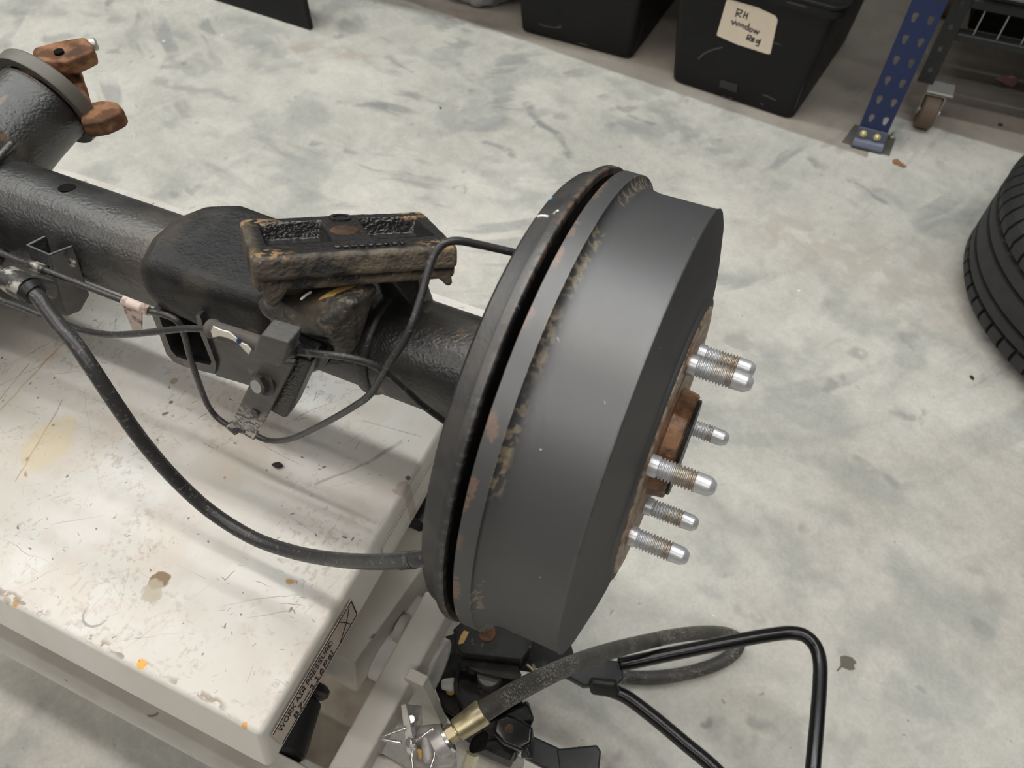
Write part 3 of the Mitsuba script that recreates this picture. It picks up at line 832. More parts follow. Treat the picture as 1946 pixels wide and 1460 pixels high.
# ---- brake lines, cables and their brackets
WY = -.075
lineA = [PA(-30, 468, -.072), PA(0, 480, -.072), PA(40, 497, -.074), PA(85, 513, -.075), PA(140, 535, -.072), PA(232, 571, -.070), PA(280, 590, -.068), PA(318, 600, -.068), PA(338, 612, -.068), PA(350, 636, -.069), PA(360, 675, -.070), PA(376, 722, -.072), PA(394, 768, -.074), PA(412, 793, -.076), PA(440, 812, -.078),
         PA(478, 824, -.080), PA(505, 836, -.080), PA(530, 838, -.080), PA(562, 831, -.080), PA(620, 803, -.082), PA(675, 771, -.084), PA(706, 746, -.084), PA(740, 690, -.080), PA(770, 645, -.072), PA(786, 608, -.064), PA(803, 555, -.050), PA(816, 508, -.038), PA(829, 478, -.030), PA(846, 462, -.024), PA(872, 458, -.018), PA(910, 465, -.010), PA(950, 474, -.002), PA(985, 482, .004)]
A('brake_line', sweep(spline(lineA, 7), .0024, 12), 'cable_rubber', True, 'thin bent steel brake pipe')
A('brake_line__sleeve', sweep([PA(234, 571, -.0702), PA(256, 580, -.0695), PA(281, 590, -.0685)], .0036, 14), 'tag_paper', True, 'grubby paper sleeve')
tg = Polygon([(PA(*q_, -.071)[0], PA(*q_, -.071)[2]) for q_ in ((235, 576), (238, 592), (250, 618), (253, 628), (270, 625), (270, 595), (262, 588))])
A('brake_line__paper_tag', xf(extrude_polygon(tg, .0012, engine='earcut'), frame([1, 0, 0], [0, 0, 1], [0, -1, 0], [0, .306 - .0705, 0])), 'tag_paper', False, 'torn dirty paper tag')
A('brake_line__collar', sweep([PA(58, 503, -.0745), PA(86, 513, -.0748)], .0040, 14), 'worn_metal_m', True)

lineB = [PA(-30, 556, -.100), PA(0, 570, -.100), PA(40, 584, -.101), PA(80, 600, -.102), PA(120, 615, -.102), PA(160, 629, -.102), PA(205, 636, -.101), PA(250, 635, -.100), PA(300, 630, -.098), PA(350, 625, -.096), PA(404, 625, -.094)]
A('sensor_cable', sweep(spline(lineB, 7), .0024, 12), 'cable_rubber', True, 'thin black sensor cable')
A('sensor_cable__sleeve', sweep([PA(402, 625, -.094), PA(408, 626, -.094), PA(409, 627, -.094), PA(440, 637, -.092), PA(500, 656, -.090)], [.0064, .0064, .0057, .0057, .0055], 18), 'sleeve_rubber', 35, 'brown rubber sleeve')
lab_ = [(402, 628), (406, 619), (420, 626), (436, 630), (448, 640), (458, 650), (470, 655), (478, 664), (474, 672), (466, 664), (455, 652), (444, 645), (432, 640), (418, 637), (406, 640)]
tg = Polygon([(PA(*q_, -.1005)[0], PA(*q_, -.1005)[2]) for q_ in lab_])
A('sensor_cable__torn_label', xf(extrude_polygon(tg.buffer(0), .0008, engine='earcut'), frame([1, 0, 0], [0, 0, 1], [0, -1, 0], [0, .306 - .1005, 0])), 'white_paper', False, 'torn white label')
q = PA(455, 648, -.1020)
A('sensor_cable__torn_label__print', cyl(q, q + [0, -.0006, 0.0004], .0018, n=10), 'rack_blue')
lineB2 = [PA(548, 664, -.090), PA(570, 669, -.090), PA(610, 673, -.090), PA(660, 679, -.088), PA(700, 690, -.084), PA(735, 710, -.080), PA(770, 740, -.074), PA(800, 768, -.066), PA(838, 796, -.058), PA(862, 812, -.052)]
A('sensor_cable__tail', sweep(spline(lineB2, 7), .0023, 12), 'cable_rubber', True)
A('sensor_cable__boot', sweep([PA(538, 655, -.090), PA(546, 658, -.090), PA(548, 659, -.090), PA(554, 661, -.090), PA(556, 662, -.090), PA(566, 666, -.090)], [.0080, .0080, .0062, .0062, .0070, .0045], 20), 'cable_rubber', 35)

# clip block and the strip below it, bolted to the tube
def slab(pxs, y0, y1, r=.0018):
    """A rounded solid whose front outline is seen at y0 and which reaches back to y1."""
    f_ = np.array([PA(*q_, y0) for q_ in pxs])
    return hull(np.vstack([f_, f_ + [0, y1 - y0, 0]]), r)


A('clip_strip', slab([(497, 690), (545, 702), (556, 690), (500, 800), (480, 822), (444, 806), (450, 790)], -.088, -.086, .0012), 'clip_paint', 35, 'steel clip strip with a chalky lower end')
A('clip_strip__cable_clamp', slab([(486, 677), (497, 645), (503, 638), (547, 651), (546, 656), (535, 688), (528, 690)], -.101, -.090, .0018), 'clip_paint', 35)
q = PA(500, 728, -.091)
bd = unit(np.array([-0.10, -0.90, 0.42]))
A('clip_strip__bolt', cat(hexnut(q - bd * .001, bd, .0120, .0075, spin=.3), cyl(q - bd * .002, q + bd * .0010, .0098, n=32, bevel=.0004)), 'dark_steel', 30, 'hex bolt with a worn head')
A('clip_strip__bolt__head_face', cyl(q + bd * .0063, q + bd * .0069, .0048, n=24), 'zinc_plain')
q = PA(487, 785, -.0895)
A('clip_strip__rivet', cyl(q, q + [0, -.003, .001], .0038, n=20, bevel=.001), 'clip_paint')
for d0, d1 in (((436, 806), (452, 820)), ((470, 818), (487, 828))):
    A('clip_strip__pipe_clip', sweep([PA(*d0, -.0795), PA(*d1, -.0795)], .0042, 16), 'clip_paint', 35)
A('clip_post', slab([(553, 668), (588, 682), (573, 715), (548, 775), (541, 786), (522, 776), (538, 730)], -.078, -.066, .003), 'post_black', 40, 'glossy black post behind the clip strip')
A('clip_post__root', slab([(556, 645), (620, 668), (610, 690), (585, 700)], -.060, -.035, .004), 'axle_paint', 40)

# hand brake cable: clamp, hose
cab = [PA(-40, 498, -.105), PA(0, 520, -.106), PA(40, 542, -.107), PA(70, 562, -.110), PA(92, 592, -.115), PA(115, 622, -.120), PA(142, 652, -.125), PA(175, 700, -.132), PA(220, 768, -.139), PA(270, 838, -.145), PA(330, 908, -.149), PA(400, 972, -.152), PA(480, 1022, -.154), PA(560, 1050, -.155), PA(640, 1064, -.156), PA(720, 1068, -.157), PA(798, 1062, -.156), PA(850, 1052, -.150)]
A('hand_brake_cable', sweep(spline(cab, 7), .0052, 18), 'cable_rubber', True, 'thick black hand brake cable')
A('hand_brake_cable__clamp', sweep([PA(14, 527, -.106), PA(30, 537, -.1065), PA(58, 552, -.108)], [.0088, .0094, .0094], 22), 'worn_metal_m', 35, 'scuffed metal end clamp')
A('hand_brake_cable__grommet', sweep([PA(57, 551, -.108), PA(68, 560, -.109)], [.0092, .0078], 22), 'satin_black', 35)
for k in range(5):
    t0 = PA(762 + 6 * k, 1066.5 - .7 * k, -.1565)
    A('hand_brake_cable__crimp', sweep([t0, t0 + (PA(766, 1066, -.1565) - PA(762, 1066.5, -.1565)) * .45], .0056, 18), 'cable_rubber', 35)
A('clamp_arm', hull([PA(62, 530, -.100), PA(98, 540, -.085), PA(100, 560, -.083), PA(66, 548, -.100), PA(84, 532, -.075)], .003), 'clip_paint', 40)

# ---- cast spring seat, askew above the tube
L_, Wd, Ht = .131, .083, .0105
upper = man(hull([(sx * (L_ / 2 - .005), sy * (Wd / 2 - .004), z) for sx in (-1, 1) for sy in (-1, 1) for z in (-.0015, Ht - .004)], .004, 2))
lower = man(hull([(sx * (L_ / 2 - .005), sy * (Wd / 2 - .0085), z) for sx in (-1, 1) for sy in (-1, 1) for z in (-.0100, .002)], .004, 2))
blk = upper + lower
for sx in (-1, 1):
    cx_ = sx * .0335 + .001
    blk = blk - man(hull([(cx_ + a * .0165, b * .0185 + .006, .0010) for a in (-1, 1) for b in (-1, 1)] + [(cx_ + a * .0215, b * .0235 + .006, .018) for a in (-1, 1) for b in (-1, 1)], .002))
blk = blk + man(hull([(-.058, -.034, -.006), (-.058, .030, -.006), (-.054, -.034, -.020), (-.054, .0, -.024), (-.046, -.034, -.010), (-.046, .03, -.010)], .004))
blk = blk + man(hull([(.058, -.034, -.004), (.060, -.034, -.016), (.052, -.034, -.008), (.058, .0, -.004), (.060, .0, -.014)], .003))
bt = rough(tri(blk), .0026, .0005, 160, 7, it=2)
A('spring_seat', xf(bt, BF), 'cast_black', True, 'cast black spring seat with two pockets and dirt brown sides')
UP = frame([0, 0, 1], [1, 0, 0], [0, 1, 0], [0, .004, 0])
A('spring_seat__centre_boss', xf(rough(lathe([(.004, 0), (.004, .0115), (.0105, .0105), (.0116, .0085), (.0110, .0072), (.0110, 0)], 28, UP), .002, .0004, 160), BF), 'boss_rust', 40, 'rusty round boss between the pockets')
A('spring_seat__raised_mark', xf(lathe([(.0095, .0050), (.0116, .0050), (.0116, .0078), (.0095, .0078)], 24, frame([0, 0, 1], [1, 0, 0], [0, 1, 0], [.002, .0320, 0]), close=True), BF), 'cast_black', 40)
rng = np.random.default_rng(5)
tm = cat(*[cbox((.0030 + .0012 * rng.random(), .0062, .0022), (.0052 * k, .0031, .0008), .0006) for k in range(9)])
A('spring_seat__raised_lettering', xf(tm, BF @ frame([1, 0, 0], [0, 1, 0], [0, 0, 1], [-.012, -.0330, .0103])), 'cast_black', False)
ctr = lambda x, y, z: BF[:3, :3] @ np.array([x, y, z]) + BF[:3, 3]
A('spring_seat__leg', rough(hull([ctr(-.050, -.020, -.008), ctr(-.050, .025, -.008), ctr(-.030, .025, -.008), ctr(-.030, -.020, -.008), LP(-.335, -.020, .030), LP(-.300, -.020, .030), LP(-.300, .020, .030), LP(-.335, .020, .030)], .005), .004, .0007, 60, 8), 'cast_black', True)
A('spring_seat__leg', rough(hull([ctr(.045, .030, -.008), ctr(.020, .030, -.008), ctr(.020, .006, -.008), ctr(.045, .006, -.008), LP(-.262, .012, .036), LP(-.238, .012, .036), LP(-.238, .028, .022), LP(-.262, .028, .022)], .004), .004, .0005, 60, 9), 'axle_paint', True)

# ================================================================== LIFT TABLE
TN = 'lift_table'
tag(TN, 'white painted lift table with scratched top, label on its edge and grey frame under it', 'lift table')
B = lambda part, mesh, bsdf, smooth=35, label=None, **k: add(f'{TN}__{part}', mesh, bsdf, smooth, label, **k)
TX0, TX1, TY0, TY1, TZ = -1.30, -.2177, .0400, .4850, .6
top = hull([(x, y, TZ - .0055) for x in (TX0, TX1 - .0060) for y in (TY0 + .0060, TY1 - .0055)] + [(x, y, .5470) for x in (TX0, TX1 - .0055) for y in (.0345, TY1 - .004)], .0055, 2)
B('table_top', top, 'table_paint', 30, 'scratched and stained white top')

XF = TX1 + .0004                                       # the right-hand face, seen at an angle


def xq(px, py):
    q_ = P(px, py, X=XF)
    return np.array([q_[1], q_[2]])


# label on the right-hand edge
a0, a1 = xq(513, 1400), xq(664, 1128)
yl0, yl1 = .0460, .1600
zl0, zl1 = .5530, .5850
LF = frame([0, 1, 0], [0, 0, 1], [1, 0, 0], [XF + .0006, 0, 0])
B('warning_label', xf(extrude_polygon(sbox(yl0, zl0, yl1, zl1), .0006, engine='earcut'), LF), 'label_silver', False, 'silvery label reading WORK AIR PRESSURE: 87-116Psi')


def text_on(text, x0, x1, y, h, m, z=.0007, key='print', bsdf='ink', bold=False):
    t = meshkit.text_mesh(text, h, .0003, bold)
    w = t.bounds[1][0] - t.bounds[0][0]
    t.apply_transform(np.diag([(x1 - x0) / w, 1, 1, 1]))
    t.apply_translation([x0 - t.bounds[0][0], y, z])
    return xf(t, m)


B('warning_label__print', text_on('WORK AIR PRESSURE:', yl0 + .006, yl0 + .080, .5712, .0088, LF), 'ink', False)
B('warning_label__print', text_on('87\u2014116Psi', yl0 + .020, yl0 + .076, .5565, .0088, LF), 'ink', False)


def strokes(segs, w, m, z=.0007):
    ms = []
    for s_ in segs:
        from shapely.geometry import LineString
        ms.append(extrude_polygon(LineString(s_).buffer(w, cap_style=2, join_style=2), .0003, engine='earcut'))
    t = cat(*ms)
    t.apply_translation([0, 0, z])
    return xf(t, m)


py0, py1, pz0, pz1 = yl0 + .086, yl1 - .002, zl0 + .002, zl1 - .001
B('warning_label__border', strokes([[(yl0 + .001, zl0 + .001), (yl1 - .001, zl0 + .001)], [(yl0 + .001, zl1 - .001), (yl1 - .001, zl1 - .001)], [(yl1 - .001, zl0 + .001), (yl1 - .001, zl1 - .001)]], .0005, LF), 'ink', False)
B('warning_label__pictogram', strokes([[(py0, pz0), (py0 + .014, pz0 + .012), (py0 + .008, pz1)], [(py0 + .014, pz0 + .012), (py0 + .017, pz0)], [(py0 + .014, pz0 + .012), (py1 - .003, pz1 - .003)]], .0004, LF), 'ink', False)
# the pale plate further back on the same edge
yy0, yy1 = .205, .345
B('edge_plate', strokes([[(yy0, .552), (yy0 + .005, .583), (yy1, .583)], [(yy0, .552), (yy1, .552)]], .0007, LF, .0002), 'dusty_m', False)

B('front_rail', hull([(x, y, z) for x in (-1.25, -.215) for y, z in ((.047, .421), (P(0, 1213, Z=.421)[1] + .002, .421), (P(0, 1237, Z=.392)[1] + .001, .394), (.047, .394))], .002), 'grey_paint_m', 35, 'grey rail along the front of the frame')
B('base_plate', cbox((.385, .40, .006), (-.3975, .262, .310), .001), 'dusty_m', False, 'dusty grey base plate')
beam = [P(627, 1239, Z=.452), P(673, 1255, Z=.452), P(770, 1005, Z=.452), P(850, 1010, Z=.452), P(676, 1309, Z=.380), P(614, 1272, Z=.380), P(770, 1040, Z=.380), P(850, 1060, Z=.380)]
B('scissor_arm', hull(beam, .0025), 'grey_paint_m', 35, 'grey box section arm')
beam2 = [P(634, 1460, Z=.440), P(685, 1460, Z=.440), P(560, 1590, Z=.44), P(612, 1590, Z=.44), P(812, 1130, Z=.440), P(866, 1130, Z=.440)]
B('side_bar', hull([q_ + np.array([0, 0, dz]) for q_ in beam2 for dz in (0, -.034)], .003), 'grey_paint_m', 35, 'grey side bar in front of the pump')
a_ = P(800, 1150, Z=.44)
B('side_bar__cross_brace', hull([P(706, 1440, Z=.41), P(740, 1450, Z=.41), P(700, 1480, Z=.41), P(820, 1500, Z=.40), P(720, 1440, Z=.39)], .004), 'grey_paint_m')
B('cross_rail', hull([q_ + np.array([0, 0, dz]) for q_ in (P(810, 1362, Z=.1993), P(800, 1384, Z=.1993), P(992, 1446, Z=.1993), P(982, 1472, Z=.1993)) for dz in (0, -.03)], .003), 'grey_paint_m', 35)
g_ = P(770, 1300, Z=.425)
gus = [(762, 1302), (773, 1288), (803, 1303), (842, 1384), (838, 1400), (800, 1392), (768, 1330)]
f_ = np.array([P(*q_, Y=g_[1]) for q_ in gus])
B('gusset_plate', hull(np.vstack([f_, f_ + [0, .0085, 0]]), .0012), 'grey_paint_m', 35, 'pale welded gusset plate')
B('roller_bracket', hull([P(746, 1190, Z=.40), P(770, 1205, Z=.40), P(800, 1140, Z=.40), P(770, 1120, Z=.40), P(748, 1198, Z=.36), P(770, 1215, Z=.36)], .003), 'grey_paint_m')
B('roller_bracket__roller', cyl(P(757, 1192, Z=.405), P(774, 1200, Z=.405), .015, n=32, bevel=.001), 'grey_paint_m')
dk = [P(772, 1003, Z=.45), P(800, 915, Z=.45)]
B('lift_cylinder', cyl(P(770, 1004, Z=.43), P(850, 880, Z=.43), .012, n=24, bevel=.002), 'satin_black', 35, 'dark cylinder rod')
B('lift_cylinder__end_cap', cyl(P(785, 1012, Z=.445), P(795, 996, Z=.445), .0145, n=24, bevel=.002), 'satin_black')
B('pivot_tube', cyl(P(580, 1330, Z=.40), P(545, 1440, Z=.41), .017, n=32, bevel=.003), 'satin_black', 35, 'dark tube under the edge')
B('pivot_tube__knuckle', cyl(P(590, 1300, Z=.40), P(583, 1322, Z=.40), .021, n=32, bevel=.003), 'satin_black')

# what carries the top: two floor beams, crossed arms and the hanger of the cross rail
for y in (.095, .395):
    B('base_beam', cbox((.95, .05, .05), (-.85, y, .0252), .003), 'grey_paint_m', 35)
    for x0, x1, dy in ((-1.28, -.42, .020), (-.42, -1.28, -.020)):
        a_, b_ = np.array([x0, y + dy, .055]), np.array([x1, y + dy, .525])
        B('scissor_leg', hull([q_ + [0, e, z] for q_ in (a_, b_) for e in (-.006, .006) for z in (-.022, .022)], .002), 'grey_paint_m', 35)
B('rail_hanger', hull([(-.245 + dx, .150 + dy, z) for dx in (-.012, .012) for dy in (-.004, .004) for z in (.185, .309)], .002), 'grey_paint_m', 35)
B('rail_hanger', hull([(-.245, .150, .195), (-.235, .150, .195), P(806, 1373, Z=.195), P(808, 1374, Z=.19)], .008), 'grey_paint_m', 35)

# ================================================================== FOOT PUMP under the drum
PN = 'foot_pump'
tag(PN, 'grimy black hydraulic foot pump with pedals below the brake drum', 'foot pump')
D = lambda part, mesh, bsdf, smooth=35, label=None: add(f'{PN}__{part}', mesh, bsdf, smooth, label)


def zslab(pxs, z, th, r=.0015):
    """A plate whose top outline is seen at height z."""
    t = np.array([P(*q_, Z=z) for q_ in pxs])
    return hull(np.vstack([t, t - [0, 0, th]]), r)


def zplate(pxs, z, th):
    pl = Polygon([tuple(P(*q_, Z=z)[:2]) for q_ in pxs])
    return xf(extrude_polygon(pl.buffer(0), th, engine='earcut'), frame([1, 0, 0], [0, 1, 0], [0, 0, 1], [0, 0, z - th]))


D('frame_plate', zplate([(824, 1218), (905, 1190), (1010, 1225), (1000, 1290), (985, 1350), (1000, 1398), (960, 1436), (905, 1412), (868, 1388), (838, 1345), (828, 1290)], .262, .008), 'pump_black', False)
D('bridge', zslab([(864, 1198), (905, 1160), (1010, 1160), (1010, 1226), (990, 1252), (900, 1232), (880, 1240), (868, 1226)], .365, .030), 'pump_black', 35)
D('bridge', zslab([(960, 1200), (1080, 1215), (1092, 1258), (1085, 1266), (1000, 1250), (990, 1258), (975, 1240)], .310, .028), 'pump_black', 35)
D('bridge__slot', zslab([(998, 1232), (1004, 1233), (1000, 1251), (994, 1249)], .3150, .004, .0006), 'matt_black')
D('bridge__bare_edge', zslab([(995, 1221), (999, 1222), (990, 1252), (986, 1250)], .3140, .004, .0006), 'worn_metal_m')
D('bridge__bare_patch', zslab([(882, 1200), (890, 1202), (880, 1222), (872, 1224), (876, 1210)], .3662, .003, .0008), 'ochre', 40, 'rubbed bare ochre patch')
q = P(926, 1204, Z=.366)
D('bridge__bolt', cat(cyl(q, q + [0, 0, .003], .0095, n=28, bevel=.001), cyl(q, q + [0, 0, .004], .006, n=20, bevel=.0008)), 'rust', 40, 'rusty bolt head')
D('cover_plate', zplate([(872, 1233), (878, 1235), (930, 1236), (960, 1246), (975, 1248), (991, 1282), (988, 1292), (950, 1288), (905, 1276), (878, 1262), (872, 1252)], .345, .003), 'pump_black', False)
for q_ in ((882, 1264), (898, 1270)):
    q = P(*q_, Z=.338)
    D('dome_nut', cyl(q, q + [0, 0, .007], .0072, .0045, n=20, bevel=.001), 'pump_black')
q = P(920, 1298, Z=.315)
D('reservoir', lathe([(-.11, 0), (-.11, .034), (-.002, .034), (.001, .0325), (.001, .029), (-.006, .0285), (-.006, 0)], 64, frame([0, 0, 1], [1, 0, 0], [0, 1, 0], q)), 'pump_black', 30)
D('reservoir__plunger', cyl(q + [.004, .006, -.008], q + [.004, .006, .020], .0135, n=32, bevel=.001), 'dark_steel', 30, 'grey plunger in the cup')
D('reservoir__base_ring', lathe([(-.112, .030), (-.112, .044), (-.100, .044), (-.098, .035)], 64, frame([0, 0, 1], [1, 0, 0], [0, 1, 0], q), close=True), 'pump_black', 30)
D('side_plate', zslab([(832, 1262), (860, 1275), (878, 1330), (870, 1362), (845, 1345), (830, 1310)], .285, .010), 'pump_black')
q = P(857, 1313, Z=.292)
D('brass_plug', cyl(q, q + [0, 0, .005], .0055, n=20, bevel=.0012), 'ochre', 30, 'small rusty yellow plug')
q = P(845, 1297, Z=.300)
D('white_cap', hull([q, q + [.008, .004, .002], q + [.010, -.002, -.002], q + [.002, -.004, -.001]], .004), 'white_plastic', 40, 'small white plastic cap')
q0, q1 = P(792, 1252, Z=.385), P(838, 1276, Z=.360)
sd = unit(q1 - q0)
cyc = P(797, 1262, Z=.372)
B('ram_cylinder', cyl(cyc - [.045, 0, 0], cyc + [.012, 0, 0], .034, n=64, bevel=.003), 'silver_paint', 30, 'silver ram cylinder')
B('ram_cylinder__rim', lathe([(.012, .026), (.012, .0335), (.0135, .0345), (.0195, .0345), (.021, .0330), (.021, .026)], 64, frame([1, 0, 0], [0, 1, 0], [0, 0, 1], cyc), close=True), 'silver_paint', 30, 'bright rim of the cylinder')
D('tab_arm', zslab([(985, 1262), (1006, 1252), (1050, 1262), (1058, 1276), (1010, 1292), (996, 1280)], .335, .006), 'pump_black')
D('white_washer', zslab([(988, 1276), (1012, 1280), (1020, 1286), (1000, 1291), (992, 1290)], .338, .003, .0008), 'white_plastic', 40)
q = P(1020, 1279, Z=.345)
D('cotter_pin', cat(cyl(q, q + (P(1012, 1262, Z=.35) - q), .0018, n=10), cyl(q, q + (P(1001, 1263, Z=.35) - q) * 1.0, .0014, n=10), cyl(q - [0, 0, .003], q + [0, 0, .004], .0042, n=16, bevel=.001)), 'brass', 40, 'small brass pin')
# body under the hose, the pedals
D('valve_body', hull([P(905, 1390, Z=.30), P(1000, 1345, Z=.30), P(1008, 1366, Z=.30), P(975, 1440, Z=.25), P(900, 1405, Z=.27), P(1000, 1340, Z=.25), P(930, 1370, Z=.25), P(985, 1375, Z=.25)], .004), 'pump_black')
D('valve_body__lug', zslab([(998, 1357), (1008, 1355), (1008, 1370), (996, 1372)], .285, .010, .001), 'gloss_black')
D('valve_body__lug', zslab([(978, 1415), (990, 1418), (986, 1430), (974, 1426)], .270, .010, .001), 'gloss_black')
D('lower_box', zslab([(922, 1402), (968, 1420), (976, 1426), (968, 1442), (905, 1414)], .285, .040, .002), 'pump_black')
pd = zslab([(948, 1372), (965, 1366), (990, 1376), (1006, 1388), (1004, 1410), (990, 1420), (960, 1408), (944, 1392)], .318, .006, .004)
D('pedal_arm', pd, 'gloss_black', 40, 'glossy bent pedal arm')
D('pedal_arm__rusty_screw', cyl(P(968, 1386, Z=.320), P(968, 1386, Z=.320) + [0, 0, .002], .0045, n=16), 'rust')
D('pedal_arm__bend', hull([P(1002, 1386, Z=.316), P(1008, 1390, Z=.312), P(1006, 1436, Z=.312), P(995, 1436, Z=.290), P(998, 1412, Z=.316), P(1010, 1404, Z=.28), P(1008, 1438, Z=.28)], .003), 'satin_black', 40)
D('pedal', cat(zslab([(1006, 1402), (1064, 1429), (1072, 1474), (1062, 1468), (1002, 1438)], .280, .006, .003), zslab([(1062, 1429), (1132, 1422), (1137, 1430), (1130, 1505), (1092, 1496), (1068, 1472)], .281, .006, .003)), 'satin_black', 40, 'dark sheet metal pedal')
nq = P(898, 1432, Z=.33)
D('hose_nut', hexnut(nq, P(893, 1448, Z=.325) - nq, .013, .020), 'pale_brass', 30, 'pale brass hex nut')
D('hose_nut__stem', cyl(P(893, 1448, Z=.325), P(885, 1480, Z=.32), .0052, n=20), 'brass')
D('hose_nut__boot', hull([P(905, 1408, Z=.33), P(920, 1400, Z=.33), P(915, 1418, Z=.32), P(900, 1422, Z=.33)], .005), 'matt_black')

# ---- coupling of the hose
KN = 'quick_coupling'
tag(KN, 'cast aluminium coupling with bent wire clip beside the grey side bar', 'coupling')
K = lambda part, mesh, bsdf, smooth=35, label=None: add(f'{KN}__{part}', mesh, bsdf, smooth, label)
hdir = unit(P(918, 1353, Z=.452) - P(845, 1404, Z=.444))
port = P(846, 1405, Z=.444)
K('body', rough(hull([P(802, 1392, Z=.430), P(836, 1388, Z=.440), P(852, 1424, Z=.430), P(858, 1462, Z=.40), P(815, 1470, Z=.40), P(790, 1440, Z=.415), P(830, 1440, Z=.36), P(786, 1420, Z=.39)], .006), .004, .0005, 60, 9), 'cast_alu_m', True)
K('body__port_ring', cyl(port - hdir * .012, port + hdir * .002, .0135, n=40, bevel=.0015), 'cast_alu_m', 30)
K('body__port_ring__lip', lathe([(.001, .0105), (.001, .0140), (.0035, .0138), (.0035, .0105)], 40, frame(hdir, unit(np.cross([0, 0, 1.], hdir)), np.cross(hdir, unit(np.cross([0, 0, 1.], hdir))), port), close=True), 'bright_steel', 30)
K('body__rib', hull([P(806, 1402, Z=.441), P(812, 1400, Z=.441), P(820, 1440, Z=.432), P(812, 1442, Z=.432)], .004), 'cast_alu_m', 40)
K('body__chipped_spot', hull([P(795, 1426, Z=.437), P(799, 1428, Z=.437), P(799, 1440, Z=.434)], .0016), 'ochre', 40)
f_ = np.array([P(*q_, Z=.445) for q_ in ((764, 1342), (770, 1340), (780, 1405), (788, 1424), (780, 1432), (775, 1430))])
K('bracket', hull(np.vstack([f_, f_ + [0.002, 0.001, -.04]]), .001), 'grey_paint_m', 35)
K('bracket__face', hull([P(769, 1341, Z=.440), P(800, 1344, Z=.430), P(800, 1388, Z=.425), P(782, 1402, Z=.437)], .0012), 'cast_alu_m', 35)
q = P(782, 1369, Z=.437)
K('bracket__screw', cyl(q, q + [0, 0, .004], .0065, .0045, n=24, bevel=.001), 'bright_steel', 35)
w1 = [P(771, 1384, Z=.450), P(748, 1392, Z=.448), P(721, 1404, Z=.446), P(722, 1405, Z=.446), P(745, 1409, Z=.446), P(762, 1412, Z=.446)]
K('wire_clip', sweep(w1, .0016, 10), 'bright_steel', True, 'bent bright wire')
w2 = [P(789, 1409, Z=.447), P(805, 1398, Z=.450), P(822, 1385, Z=.450), P(822, 1386, Z=.450), P(824, 1410, Z=.448), P(826, 1434, Z=.444), P(823, 1446, Z=.442), P(818, 1462, Z=.44)]
K('wire_clip', sweep(spline(w2, 4), .0014, 10), 'bright_steel', True)
K('wire_clip', sweep(spline([P(784, 1425, Z=.445), P(783, 1440, Z=.445), P(786, 1475, Z=.44)], 4), .0014, 10), 'bright_steel', True)
q = P(784, 1412, Z=.447)
K('pivot_nut', hexnut(q, [-.5, -.3, .8], .0075, .006), 'bright_steel', 35)

# ---- hydraulic hose
HN = 'hydraulic_hose'
tag(HN, 'gritty black hydraulic hose with brass end, looping across the concrete floor', 'hose')
hp = [P(900, 1366, Z=.451), P(920, 1352, Z=.452), P(960, 1327, Z=.440), P(1010, 1299, Z=.410), P(1060, 1275, Z=.370), P(1110, 1254, Z=.315), P(1165, 1236, Z=.250), P(1220, 1222, Z=.185), P(1275, 1210, Z=.130), P(1330, 1203, Z=.080), P(1375, 1204, Z=.042), P(1402, 1216, Z=.024), P(1397, 1238, Z=.014), P(1370, 1258, Z=.0115), P(1330, 1273, Z=.0110), P(1280, 1284, Z=.0110), P(1230, 1288, Z=.0110), P(1180, 1286, Z=.0110), P(1130, 1278, Z=.0110), P(1080, 1262, Z=.02), P(1040, 1240, Z=.05)]
add(f'{HN}__hose', sweep(spline(hp, 8), .0100, 20), 'hose_rubber', True)
add(f'{HN}__ferrule', cyl(P(868, 1388, Z=.448), P(918, 1353, Z=.4525), .0105, .0122, n=40, bevel=.0008), 'brass', 30, 'brass crimped ferrule')
add(f'{HN}__hex_fitting', cat(hexnut(P(846, 1404, Z=.445), hdir, .0150, .012), cyl(P(846, 1404, Z=.445), P(872, 1386, Z=.4482), .0072, n=24)), 'brass', 30, 'brass hex fitting')

# ---- tubular handle
GN = 'pull_handle'
tag(GN, 'glossy black bent tube handle reaching over the hose loop', 'handle')
hh = [P(1176, 1263, Z=.150), P(1200, 1259, Z=.150), P(1300, 1238, Z=.155), P(1400, 1218, Z=.16), P(1470, 1206, Z=.162), P(1505, 1203, Z=.163), P(1530, 1209, Z=.165), P(1549, 1228, Z=.166), P(1558, 1258, Z=.167), P(1558, 1300, Z=.168), P(1553, 1370, Z=.170), P(1545, 1460, Z=.172), P(1540, 1540, Z=.172), P(1525, 1575, Z=.17), P(1490, 1585, Z=.165), P(1450, 1560, Z=.158), P(1360, 1463, Z=.150), P(1300, 1412, Z=.148), P(1250, 1370, Z=.147), P(1205, 1335, Z=.147), P(1185, 1322, Z=.147), P(1160, 1312, Z=.148), P(1131, 1304, Z=.150)]
add(f'{GN}__tube', sweep(spline(hh, 8), .0092, 20), 'gloss_black', True)
add(f'{GN}__socket', hull([P(1128, 1297, Z=.160), P(1165, 1300, Z=.160), P(1172, 1318, Z=.150), P(1130, 1312, Z=.150)], .006), 'satin_black', 40)
add(f'{GN}__mount_arm', sweep([P(1060, 1266, Z=.144), P(1030, 1278, Z=.17), P(996, 1290, Z=.215)], .008, 14), 'satin_black', True)
add(f'{GN}__mount_plate', zslab([(1040, 1262), (1080, 1250), (1180, 1262), (1180, 1290), (1168, 1300), (1110, 1300), (1100, 1285)], .150, .010, .003), 'satin_black', 40)

